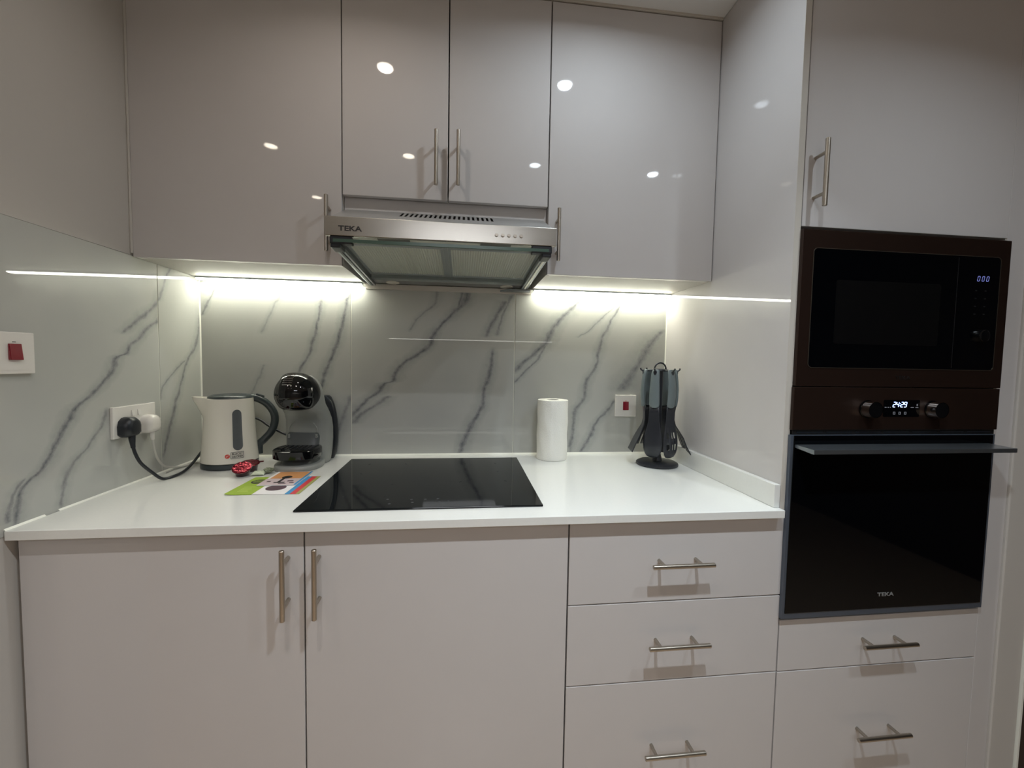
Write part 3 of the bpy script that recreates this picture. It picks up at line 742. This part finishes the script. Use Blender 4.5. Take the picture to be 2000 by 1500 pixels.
# ================================================================ KETTLE
KX, KY = 0.1545, -0.122
t = thing('kettle', 'white jug kettle with charcoal lid, handle and water window, beside the left wall', 'kettle', (KX, KY, 0.0))
bm = bmesh.new(); add_lathe(bm, KX, KY, [(0.0, 0.0004), (0.078, 0.0004), (0.082, 0.004), (0.082, 0.016), (0.078, 0.0185), (0.0, 0.0185)], 48)
link('power_base', bm, KDARK, t, smooth=35)
az_s = math.radians(205)   # spout direction
def kr(th, z):
    tt = (z-0.019)/0.207
    r = 0.0825-0.0130*tt-0.0018*math.sin(tt*PI)
    d = (th-az_s+PI) % (2*PI)-PI
    if tt > 0.70:
        k = ((tt-0.70)/0.30)**1.15; wdt = 0.30+0.08*(1-k)
        r += 0.030*k*math.exp(-(d/wdt)**2)
    return r
NK = 96; zs = [0.019, 0.021, 0.030, 0.06, 0.09, 0.12, 0.145, 0.160, 0.170, 0.18, 0.19, 0.20, 0.21, 0.218, 0.226]
def kring(z, k=1.0, dz=0.0):
    pts = []
    for i in range(NK):
        th = 2*PI*i/NK; r = kr(th, z)*k; d = (th-az_s+PI) % (2*PI)-PI
        tilt = 0.006*math.exp(-(d/0.5)**2) if z > 0.22 else 0
        pts.append(Vector((KX+r*math.cos(th), KY+r*math.sin(th), z+dz+tilt)))
    return pts
rings = [kring(0.019, 0.97)] + [kring(z) for z in zs[1:]] + [kring(0.226, 0.965), kring(0.214, 0.95)]
bm = bmesh.new(); add_loft(bm, rings, (True, True)); link('jug', bm, KWHITE, t, smooth=50)
bm = bmesh.new(); rr = lambda k, z: [Vector((KX+0.066*k*math.cos(2*PI*i/48)+0.004, KY+0.066*k*math.sin(2*PI*i/48)+0.002, z)) for i in range(48)]
add_loft(bm, [rr(0.98, 0.2145), rr(0.99, 0.225), rr(0.965, 0.231), rr(0.80, 0.2365), rr(0.45, 0.2385), rr(0.05, 0.239)]); link('lid', bm, KDARK, t, smooth=50)
ah = math.radians(27); hd = Vector((math.cos(ah), math.sin(ah), 0)); c0 = Vector((KX, KY, 0))
pth = smooth_path([c0+hd*0.060+Vector((0, 0, 0.226)), c0+hd*0.082+Vector((0, 0, 0.220)), c0+hd*0.108+Vector((0, 0, 0.202)), c0+hd*0.127+Vector((0, 0, 0.172)), c0+hd*0.131+Vector((0, 0, 0.140)), c0+hd*0.120+Vector((0, 0, 0.105)), c0+hd*0.098+Vector((0, 0, 0.078)), c0+hd*0.083+Vector((0, 0, 0.062)), c0+hd*0.081+Vector((0, 0, 0.030))], 5)
n_ = len(pth)
rw = [0.0125]*n_; rh = [0.013 if i < n_*0.75 else 0.013-0.009*((i/n_-0.75)/0.25) for i in range(n_)]
bm = bmesh.new(); add_tube(bm, pth, rw, 16, rh, upv=(hd.y, -hd.x, 0)); 
# swap axes: narrow across, deep in plane
link('handle', bm, KDARK, t, smooth=True)
bm = bmesh.new(); pb = c0+hd*0.088+Vector((0, 0, 0.231)); add_box(bm, -0.013, 0.013, -0.009, 0.009, -0.0035, 0.0035, 0.002)
bmesh.ops.transform(bm, matrix=Matrix.Translation(pb) @ Matrix.Rotation(ah, 4, 'Z') @ Matrix.Rotation(0.35, 4, 'Y'), verts=bm.verts); link('lid_button', bm, KDARK, t, smooth=False)
def wrap_rect(az, half_w, z0, z1, cap_r, off, m, name, parent, nz=24, nx=10):
    """stadium-shaped patch following the jug surface"""
    bm = bmesh.new(); rows = []
    for i in range(nz+1):
        s_ = i/nz; ph = -PI/2+PI*s_  # cosine spacing
        z = (z0+z1)/2+(z1-z0)/2*math.sin(ph)
        hw = half_w
        if z > z1-cap_r: hw = half_w*math.sqrt(max(0.0, 1-((z-(z1-cap_r))/cap_r)**2))
        if z < z0+cap_r: hw = half_w*math.sqrt(max(0.0, 1-(((z0+cap_r)-z)/cap_r)**2))
        hw = max(hw, 0.0004); row = []
        for j in range(nx+1):
            a = (2*j/nx-1)*hw; th = az+a/0.078; r = kr(th, z)+off
            row.append(bm.verts.new((KX+r*math.cos(th), KY+r*math.sin(th), z)))
        rows.append(row)
    for a, b in zip(rows, rows[1:]):
        for j in range(nx): bm.faces.new((a[j], a[j+1], b[j+1], b[j]))
    o_ = link(name, bm, m, parent, smooth=True)
    return o_
azw = math.radians(-47)
wrap_rect(azw, 0.0142, 0.062, 0.192, 0.0142, 0.0010, KWIN, 'water_window', t)
azl = math.radians(-58)
lg = wrap_rect(math.radians(-68.5), 0.0066, 0.0385, 0.0517, 0.0066, 0.0008, LOGOR, 'round_emblem', t)
bm = bmesh.new(); az_ = math.radians(-68.5)
for dx, dz, w__ in ((-0.0028, -0.0016, 0.0012), (-0.0010, 0.0, 0.0016), (0.0012, 0.0012, 0.0013), (0.0030, 0.0030, 0.0008)):
    th_ = az_+dx/0.08; r_ = kr(th_, 0.0451+dz)+0.0011
    bmesh.ops.create_icosphere(bm, subdivisions=1, radius=w__, matrix=Matrix.Translation((KX+(r_-w__*0.6)*math.cos(th_), KY+(r_-w__*0.6)*math.sin(th_), 0.0451+dz)))
link('emblem_mark', bm, WHITEP, lg)['kind'] = 'stuff'
# logo box and lettering laid on the jug
def on_jug(sx_, z, off=0.0009, az=math.radians(-49.5)):
    th = az+sx_/0.080; r = kr(th, z)+off; return Vector((KX+r*math.cos(th), KY+r*math.sin(th), z))
def jug_text(s, size, z, az, sx_=1.0, name='lettering'):
    cu = bpy.data.curves.new('f', 'FONT'); cu.body = s; cu.size = size; cu.align_x = 'CENTER'; cu.align_y = 'CENTER'; cu.offset = 0.00015; cu.resolution_u = 3
    ob = bpy.data.objects.new('f', cu); COL.objects.link(ob); bpy.context.view_layer.update()
    me = bpy.data.meshes.new_from_object(ob.evaluated_get(bpy.context.evaluated_depsgraph_get())); bpy.data.objects.remove(ob)
    for v in me.vertices: v.co = on_jug(v.co.x*sx_, z+v.co.y, 0.0010, az)
    me.materials.clear(); me.materials.append(PRINTD); o_ = bpy.data.objects.new(name, me); COL.objects.link(o_); o_.parent = t
    o_.matrix_parent_inverse = Matrix.Translation(-t.location)
azb = math.radians(-49)
jug_text('BLACK+', 0.0090, 0.0510, azb, 0.92); jug_text('DECKER', 0.0090, 0.0425, azb, 0.92)
bm = bmesh.new(); fw_, z0_, z1_ = 0.0180, 0.0370, 0.0568
corners = [(-fw_, z0_), (fw_, z0_), (fw_, z1_), (-fw_, z1_)]
loop = []
for i in range(4):
    a, b = corners[i], corners[(i+1) % 4]
    for k in range(8): loop.append(on_jug(a[0]+(b[0]-a[0])*k/8, a[1]+(b[1]-a[1])*k/8, 0.0008, azb))
loop.append(loop[0].copy()); add_tube(bm, loop, 0.0006, 5); link('logo_frame', bm, PRINTD, t)

# ================================================================ COFFEE MACHINE
CX, CY = 0.388, -0.150
t = thing('coffee_machine', 'small rounded grey and black capsule coffee machine beside the kettle', 'coffee machine', (CX, CY, 0.0))
def sup(cx, y0, y1, hx, z, e=2.6, n=48, e_back=None):
    pts = []; cy = (y0+y1)/2; hy = (y1-y0)/2
    for i in range(n):
        a = 2*PI*i/n; ca, sa = math.cos(a), math.sin(a)
        pts.append(Vector((cx+hx*math.copysign(abs(ca)**(2/e), ca), cy+hy*math.copysign(abs(sa)**(2/e), sa), z)))
    return pts
bm = bmesh.new()
S = [(0.0006, -0.135, -0.040, 0.066), (0.006, -0.138, -0.036, 0.070), (0.04, -0.125, -0.032, 0.0735), (0.08, -0.118, -0.030, 0.0755), (0.12, -0.118, -0.031, 0.0755), (0.15, -0.125, -0.034, 0.073),
     (0.172, -0.150, -0.038, 0.069), (0.19, -0.182, -0.042, 0.0655), (0.205, -0.192, -0.056, 0.062), (0.22, -0.194, -0.066, 0.062), (0.245, -0.192, -0.078, 0.060), (0.27, -0.184, -0.088, 0.054), (0.29, -0.172, -0.100, 0.042), (0.302, -0.160, -0.112, 0.026), (0.306, -0.150, -0.125, 0.010)]
add_loft(bm, [sup(CX+0.004, a, b, h_, z) for z, a, b, h_ in S]); link('shell', bm, COFG, t, smooth=60)
# glossy round head, slightly turned, with a ridged lever on top
bm = bmesh.new(); HC = Vector((CX-0.003, -0.162, 0.2440))
bmesh.ops.create_uvsphere(bm, u_segments=48, v_segments=28, radius=0.0690)
for v in bm.verts:
    v.co.z *= 1.0
    if v.co.z < -0.045: v.co.z = -0.045+(v.co.z+0.045)*0.45
bmesh.ops.transform(bm, matrix=Matrix.Translation(HC) @ Matrix.Scale(1.0, 4), verts=bm.verts); hd_ = link('head', bm, PIANO, t, smooth=60)
# raised lever band over the head
bm = bmesh.new(); rows = []
for i in range(25):
    e_ = math.radians(-12+i*112/24)
    row = []
    for j in range(9):
        a_ = (j/8-0.5)*0.80; R_ = 0.0698
        x = R_*math.sin(a_)*1.0; rr_ = R_*math.cos(a_)
        row.append(bm.verts.new(HC+Vector((x-0.010, -rr_*math.cos(e_), rr_*math.sin(e_)))))
    rows.append(row)
for a, b in zip(rows, rows[1:]):
    for j in range(8): bm.faces.new((a[j], a[j+1], b[j+1], b[j]))
lv = link('lever', bm, PIANO, t, smooth=60); md = lv.modifiers.new('thickness', 'SOLIDIFY'); md.thickness = 0.003; md.offset = -1
for i in range(8):
    e_ = math.radians(28+i*6.2); bm = bmesh.new()
    pts = [HC+Vector((0.0704*math.sin(a_)-0.010, -0.0704*math.cos(a_)*math.cos(e_), 0.0704*math.cos(a_)*math.sin(e_))) for a_ in [(-0.20+0.05*k) for k in range(9)]]
    add_tube(bm, pts, 0.0008, 6); link('level_mark', bm, CHROME if i % 1 == 0 else PRINTG, hd_)
# recess below the head and its darker lower insert
bm = bmesh.new(); add_loft(bm, [sup(CX-0.004, a, b, h_, z) for z, a, b, h_ in [(0.030, -0.150, -0.10, 0.050), (0.07, -0.128, -0.10, 0.052), (0.095, -0.1225, -0.10, 0.054), (0.108, -0.1205, -0.10, 0.050)]]); link('lower_insert', bm, COFD, t, smooth=60)
bm = bmesh.new(); arc = [(CX-0.002+0.047*math.cos(PI*k/24), -0.1195-0.0015, 0.108+0.047*math.sin(PI*k/24)) for k in range(25)]
add_tube(bm, arc, 0.0012, 6, upv=(0, 1, 0)); link('recess_edge', bm, COFG, t, smooth=True)
for x in (-0.046, 0.042):
    bm = bmesh.new(); add_cyl(bm, (CX+x, -0.119, 0.094), (CX+x, -0.127, 0.094), 0.0035, 12); add_box(bm, CX+x-0.0025, CX+x+0.0025, -0.127, -0.118, 0.094, 0.104, 0.001); link('tray_hook', bm, COFG, t, smooth=False)
# foot, cup tray
bm = bmesh.new(); add_loft(bm, [sup(CX-0.001, -0.236, -0.07, 0.0700, 0.0006, 2.2), sup(CX-0.001, -0.238, -0.07, 0.0725, 0.004, 2.2), sup(CX-0.001, -0.237, -0.07, 0.0725, 0.014, 2.2), sup(CX-0.001, -0.232, -0.07, 0.069, 0.018, 2.2)]); link('foot', bm, COFG, t, smooth=50)
bm = bmesh.new(); add_loft(bm, [sup(CX-0.001, -0.215, -0.08, 0.056, 0.0181, 2.2), sup(CX-0.001, -0.205, -0.08, 0.052, 0.036, 2.2)]); link('tray_column', bm, COFD, t, smooth=50)
bm = bmesh.new(); add_loft(bm, [sup(CX-0.001, -0.232, -0.105, 0.0685, 0.0370, 2.5), sup(CX-0.001, -0.236, -0.105, 0.0710, 0.040, 2.5), sup(CX-0.001, -0.236, -0.105, 0.0710, 0.064, 2.5), sup(CX-0.001, -0.232, -0.105, 0.0685, 0.067, 2.5)]); tr = link('drip_tray', bm, PIANO, t, smooth=50)
for k in range(7):
    x = CX-0.046+k*0.0150; bm = bmesh.new(); add_box(bm, x, x+0.0035, -0.205, -0.135, 0.0671, 0.0686, 0.0005); link('grille_bar', bm, BLACKP, tr)
# black water tank behind
bm = bmesh.new(); add_loft(bm, [sup(CX+0.006, -0.052, -0.006, h_, z, 3.0) for z, h_ in ((0.002, 0.066), (0.02, 0.0735), (0.06, 0.078), (0.10, 0.079), (0.14, 0.077), (0.17, 0.073), (0.20, 0.066), (0.222, 0.056), (0.228, 0.050))]); link('water_tank', bm, BLACKP, t, smooth=50)

# ================================================================ PODS, SACHET, LEAFLETS
def pod(name, label, loc, rx, rz, tab):
    t = thing(name, label, 'capsule', loc, 'coffee capsules in front of the kettle')
    M_ = Matrix.Translation(loc) @ Matrix.Rotation(rz, 4, 'Z') @ Matrix.Rotation(rx, 4, 'X')
    bm = bmesh.new(); add_lathe(bm, 0, 0, [(0.0, -0.030), (0.014, -0.030), (0.0185, -0.026), (0.0215, -0.008), (0.0225, -0.001), (0.0268, -0.0008), (0.0268, 0.0004), (0.0, 0.0004)], 36)
    bmesh.ops.transform(bm, matrix=M_, verts=bm.verts); b_ = link('cup', bm, PODB, t, smooth=40)
    bm = bmesh.new(); rings = []
    for r_, z in ((0.0262, 0.0005), (0.0240, 0.0015), (0.020, 0.0008), (0.012, 0.0016), (0.004, 0.0012)):
        rings.append([Vector((r_*math.cos(2*PI*k/36), r_*math.sin(2*PI*k/36), z+0.0005*math.sin(k*1.7+r_*300))) for k in range(36)])
    add_loft(bm, rings, (False, True))
    if tab: add_prism(bm, [(0.022, -0.006), (0.036, -0.004), (0.038, 0.004), (0.022, 0.006)], 'z', 0.0004, 0.0009)
    bmesh.ops.transform(bm, matrix=M_, verts=bm.verts); link('foil_lid', bm, FOIL, t, smooth=60)
pod('coffee_capsule', 'dark red foil coffee capsule tipped towards the room, front one of two', (0.2600, -0.2650, 0.0265), 0.52, 0.25, False)
pod('coffee_capsule', 'dark red coffee capsule with pull tab lying behind the other capsule', (0.2560, -0.2050, 0.0265), 0.20, 0.5, True)

t = thing('leaflet', 'flat green, white and striped printed leaflet lying left of the hob', 'leaflet', (0.40, -0.38, 0.0005))
LX0, LX1, LY0, LY1 = 0.3075, 0.4935, -0.4520, -0.3020
def sheet(name, x0, x1, y0, y1, z, m, parent, th=0.0005, curl=0.0):
    bm = bmesh.new(); n = 8; A = []
    for j in range(5):
        yy = y0+(y1-y0)*j/4
        A.append([bm.verts.new((x0+(x1-x0)*i/n, yy, z+curl*max(0, 1-i/n*2.5)**2*(1-j/4))) for i in range(n+1)])
    for a, b in zip(A, A[1:]):
        for i in range(n): bm.faces.new((a[i], a[i+1], b[i+1], b[i]))
    o_ = link(name, bm, m, parent); md_ = o_.modifiers.new('thickness', 'SOLIDIFY'); md_.thickness = th; md_.offset = 1
    return o_
wl = LX1-LX0
for nm, a, b, m_ in (('green_panel', 0, .36, GREEN), ('white_panel', .36, .80, WPAPER), ('blue_stripe', .80, .87, BLUEP), ('red_stripe', .87, .95, REDPR), ('olive_stripe', .95, 1.0, OLIVE)):
    sheet(nm, LX0+wl*a, LX0+wl*b, LY0, LY1+0.02, 0.0008, m_, t, curl=0.003 if a == 0 else 0)
bm = bmesh.new(); add_lathe(bm, 0.340, -0.332, [(0.0, 0.0014), (0.021, 0.0014), (0.021, 0.0017), (0.0, 0.0017)], 32); bd = link('round_badge', bm, PRINTD, t)
bm = bmesh.new()
for k, (w_, y) in enumerate(((0.011, -0.322), (0.015, -0.328), (0.016, -0.334), (0.013, -0.340))): 
    n = int(w_/0.003)
    for i in range(-n, n+1): add_box(bm, 0.340+i*0.003-0.0010, 0.340+i*0.003+0.0010, y-0.0016, y+0.0016, 0.0017, 0.0019)
link('badge_lettering', bm, GREEN, bd)
bm = bmesh.new(); add_lathe(bm, 0.412, -0.395, [(0.0, 0.0014), (0.026, 0.0014), (0.026, 0.0016), (0.0, 0.0016)], 24); link('printed_picture', bm, PLUM, t)
bm = bmesh.new()
for k in range(5): add_box(bm, 0.317, 0.352-0.004*(k % 2), -0.425+k*0.010, -0.4225+k*0.010, 0.0014, 0.0016)
link('printed_lines', bm, mat('pale green print', srgb(190, 208, 110), 0.5), t)
t = thing('booklet', 'small booklet with an orange cover lying on the striped leaflet', 'booklet', (0.40, -0.30, 0.002))
BX0, BX1, BY0, BY1 = 0.3530, 0.4560, -0.3780, -0.2350
th0 = 0.0024
box('pages', BX0, BX1, BY0, BY1, 0.0020, 0.0042, WPAPER, t)
sheet('orange_cover', BX0+0.008, BX1-0.006, -0.312, BY1-0.004, 0.0043, ORANGE, t, 0.0002)
sheet('pink_picture', BX0, BX1-0.006, BY0, -0.313, 0.0043, PINKP, t, 0.0002)
box('blue_spine', BX1-0.0055, BX1, BY0, BY1, 0.0043, 0.0046, BLUEP, t)
bm = bmesh.new()
add_lathe(bm, 0.404, -0.300, [(0.0, 0.0046), (0.014, 0.0046), (0.014, 0.0049), (0.0, 0.0049)], 20); add_box(bm, 0.396, 0.404, -0.352, -0.306, 0.0046, 0.0049); add_box(bm, 0.388, 0.418, -0.358, -0.350, 0.0046, 0.0049)
link('printed_machine', bm, PRINTD, t)
bm = bmesh.new()
for x, y, w_, h_ in ((0.420, -0.345, 0.016, 0.010), (0.432, -0.362, 0.012, 0.008), (0.366, -0.348, 0.010, 0.008), (0.405, -0.368, 0.020, 0.005)): add_box(bm, x, x+w_, y, y+h_, 0.0046, 0.0049)
link('printed_cups', bm, PLUM, t)
# sachet and crumpled wrapper
bm = bmesh.new(); bmesh.ops.create_grid(bm, x_segments=16, y_segments=12, size=1.0)
for v in bm.verts:
    u_, v_ = v.co.x, v.co.y; e_ = (1-u_**4)*(1-v_**4)
    v.co = Vector((u_*0.019, v_*0.015, 0.004+0.009*e_+0.0012*math.sin(u_*9+v_*5)*e_))
bmesh.ops.transform(bm, matrix=Matrix.Translation((0.3020, -0.2520, 0.0)) @ Matrix.Rotation(0.15, 4, 'Z'), verts=bm.verts)
sa = tag(link('sachet', bm, SACHET, smooth=True), 'tiny pale green sachet lying between the capsules and the booklet', 'sachet')
md = sa.modifiers.new('thickness', 'SOLIDIFY'); md.thickness = 0.004; md.offset = -1
bm = bmesh.new(); bmesh.ops.create_icosphere(bm, subdivisions=3, radius=1.0)
for v in bm.verts:
    k = 1+0.22*math.sin(v.co.x*5+1)*math.cos(v.co.y*6)+0.12*math.sin(v.co.z*11+v.co.x*7)
    v.co = Vector((v.co.x*0.014*k, v.co.y*0.015*k, v.co.z*0.008*k+0.0095))
bmesh.ops.transform(bm, matrix=Matrix.Translation((0.3230, -0.2350, 0.0008)), verts=bm.verts)
tag(link('wrapper', bm, WRAP), 'crumpled olive wrapper beside the foot of the coffee machine', 'wrapper')

# ================================================================ PAPER TOWEL
TX, TY = 1.2580, -0.0720
t = thing('kitchen_roll', 'white kitchen paper roll standing upright right of the hob', 'paper roll', (TX, TY, 0.0))
bm = bmesh.new(); n = 72; rings = []
def tr_(a, z):
    return 0.0560+0.0016*(a/(2*PI))+0.0007*math.sin(z*70+a*3)+0.0005*math.sin(a*9+z*40)
AS = math.radians(-100)
for z in [0.0008, 0.003]+[0.01+i*0.0105 for i in range(20)]+[0.2185, 0.2215]:
    k = 0.985 if z in (0.0008, 0.2215) else 1.0
    rings.append([Vector((TX+tr_(2*PI*i/n, z)*k*math.cos(AS+2*PI*i/n), TY+min(tr_(2*PI*i/n, z), 0.0600)*k*math.sin(AS+2*PI*i/n), z)) for i in range(n)])
for r_, z in ((0.045, 0.2222), (0.022, 0.2218), (0.0215, 0.2100), (0.0215, 0.02)):
    rings.append([Vector((TX+r_*math.cos(AS+2*PI*i/n), TY+r_*math.sin(AS+2*PI*i/n), z)) for i in range(n)])
add_loft(bm, rings); link('paper', bm, PAPER, t, smooth=50)
bm = bmesh.new(); add_cyl(bm, (TX, TY, 0.03), (TX, TY, 0.2195), 0.0212, 32, caps=False); link('core', bm, CARD, t, smooth=True)

# ================================================================ UTENSIL CAROUSEL
UX, UY = 1.6200, -0.1850
t = thing('utensil_stand', 'black rotating utensil stand with a ring on top in the right corner', 'stand', (UX, UY, 0.0))
bm = bmesh.new(); add_lathe(bm, UX, UY, [(0.0, 0.0005), (0.070, 0.0005), (0.0725, 0.004), (0.072, 0.009), (0.062, 0.014), (0.020, 0.017), (0.0, 0.0172)], 48); link('base', bm, NYLON, t, smooth=40)
bm = bmesh.new(); add_cyl(bm, (UX, UY, 0.0165), (UX, UY, 0.345), 0.0105, 20); add_cyl(bm, (UX, UY, 0.0165), (UX, UY, 0.040), 0.018, 20, 0.012); link('pole', bm, NYLON, t, smooth=40)
bm = bmesh.new(); add_tube(bm, [(UX+0.021*math.cos(PI*k/16), UY, 0.344+0.022*math.sin(PI*k/16)) for k in range(17)], 0.0030, 10, upv=(0, 1, 0)); link('ring_grip', bm, NYLON, t, smooth=True)
bm = bmesh.new(); add_lathe(bm, UX, UY, [(0.0, 0.336), (0.024, 0.336), (0.026, 0.340), (0.024, 0.344), (0.0, 0.345)], 28); cr_ = link('crown', bm, NYLON, t, smooth=40)
azs = [math.radians(a) for a in (-132, -72, -12, 48, 108, 168)]
for a in azs:
    d = Vector((math.cos(a), math.sin(a), 0)); c = Vector((UX, UY, 0)); bm = bmesh.new()
    add_tube(bm, [c+d*0.020+Vector((0, 0, 0.340)), c+d*0.048+Vector((0, 0, 0.338)), c+d*0.062+Vector((0, 0, 0.338)), c+d*0.067+Vector((0, 0, 0.342)), c+d*0.068+Vector((0, 0, 0.347))], 0.0030, 8, upv=(-d.y, d.x, 0))
    link('hook', bm, NYLON, cr_, smooth=True)
def utensil(kind, name, label, a):
    d = Vector((math.cos(a), math.sin(a), 0)); s = Vector((-d.y, d.x, 0)); c = Vector((UX, UY, 0)); Z = Vector((0, 0, 1))
    t = thing(name, label, 'utensil', c+d*0.055+Z*0.335, 'utensils hanging on the stand')
    P = lambda r, tt, z: c+d*r+s*tt+Z*z
    # grip with a hanging slot at the top
    rings = []
    for z, hw, r in ((0.3430, 0.004, 0.050), (0.3425, 0.0085, 0.050), (0.338, 0.0130, 0.051), (0.325, 0.0145, 0.054), (0.30, 0.0155, 0.057), (0.27, 0.0170, 0.059), (0.24, 0.0178, 0.058), (0.222, 0.0178, 0.056), (0.214, 0.0155, 0.055), (0.210, 0.009, 0.054)):
        th_ = 0.0062 if z < 0.34 else 0.005
        rings.append([P(r+th_*math.sin(2*PI*k/20), hw*math.cos(2*PI*k/20), z) for k in range(20)])
    bm = bmesh.new(); add_loft(bm, rings); link('grip', bm, GRIP, t, smooth=50)
    bm = bmesh.new(); rg = []
    for rr_ in (0.0605, 0.0585): rg.append([P(rr_, 0.0055*math.sin(2*PI*k/16)*(1.0+0.35*math.cos(2*PI*k/16)), 0.331-0.008*math.cos(2*PI*k/16)*-1) for k in range(16)])
    add_loft(bm, rg); link('hanging_hole', bm, NYLON, t)
    # head
    if kind in ('spoon', 'slotted', 'ladle'):
        prof = [(0.216, 0.0165, 0.055, 0), (0.19, 0.0175, 0.0545, 0), (0.165, 0.0190, 0.054, 0), (0.145, 0.022, 0.055, 0), (0.125, 0.0275, 0.058, 0.002), (0.105, 0.0310, 0.061, 0.006), (0.085, 0.0325, 0.063, 0.009), (0.065, 0.0310, 0.063, 0.009), (0.050, 0.0260, 0.061, 0.007), (0.040, 0.0190, 0.058, 0.003), (0.0365, 0.006, 0.056, 0)]
    elif kind == 'fork':
        prof = [(0.212, 0.0120, 0.055, 0), (0.19, 0.0120, 0.054, 0), (0.15, 0.0140, 0.056, 0), (0.12, 0.0230, 0.066, 0.003), (0.10, 0.0260, 0.074, 0.004), (0.08, 0.0270, 0.084, 0.002), (0.06, 0.0270, 0.094, 0)]
    else:
        kz, kr_ = (1.0, 0.74) if kind == 'spatula' else (1.0, 0.95)
        prof = [(0.216, 0.0150, 0.055, 0), (0.19, 0.0150, 0.051, 0), (0.165, 0.0160, 0.050, 0), (0.145, 0.019, 0.055, 0), (0.125, 0.026, 0.068, 0), (0.105, 0.034, 0.080, 0), (0.085, 0.0375, 0.092, 0), (0.065, 0.0385, 0.103, 0), (0.050, 0.0385, 0.112, 0)]
        prof = [(z-(0.010 if z < 0.1 and kind == 'turner' else 0), hw, 0.05+(r-0.05)*kr_, b_) for z, hw, r, b_ in prof]
    bm = bmesh.new(); rows = []; NX = 12
    for z, hw, r, bow in prof:
        rows.append([bm.verts.new(P(r+bow*(1-(2*j/NX-1)**2)-bow*0.4, (2*j/NX-1)*hw, z)) for j in range(NX+1)])
    for i, (a_, b_) in enumerate(zip(rows, rows[1:])):
        zc = (prof[i][0]+prof[i+1][0])/2
        for j in range(NX):
            if kind in ('slotted',) and zc < 0.115 and zc > 0.05 and j in (2, 3, 6, 8, 9) and i % 2 == 0: continue
            if kind in ('turner',) and zc < 0.12 and zc > 0.055 and j in (2, 5, 6, 9): continue
            if kind == 'fork' and zc < 0.11 and j in (2, 5, 6, 9): continue
            bm.faces.new((a_[j], a_[j+1], b_[j+1], b_[j]))
    h = link('head', bm, NYLON, t, smooth=60); md = h.modifiers.new('thickness', 'SOLIDIFY'); md.thickness = 0.0028; md.offset = 0
utensil('spatula', 'spatula', 'black spatula with grey grip flaring out on the left side of the stand', azs[5])
utensil('spoon', 'serving_spoon', 'large solid black spoon with grey grip hanging at the front of the stand', azs[0])
utensil('slotted', 'slotted_spoon', 'black slotted spoon with grey grip hanging right of the solid spoon', azs[1])
utensil('turner', 'slotted_turner', 'black slotted turner flaring out on the right side of the stand', azs[2])
utensil('ladle', 'ladle', 'black ladle with grey grip hanging at the rear of the stand', azs[3])
utensil('fork', 'serving_fork', 'black serving fork with narrow tip hanging behind the left spatula', azs[4])
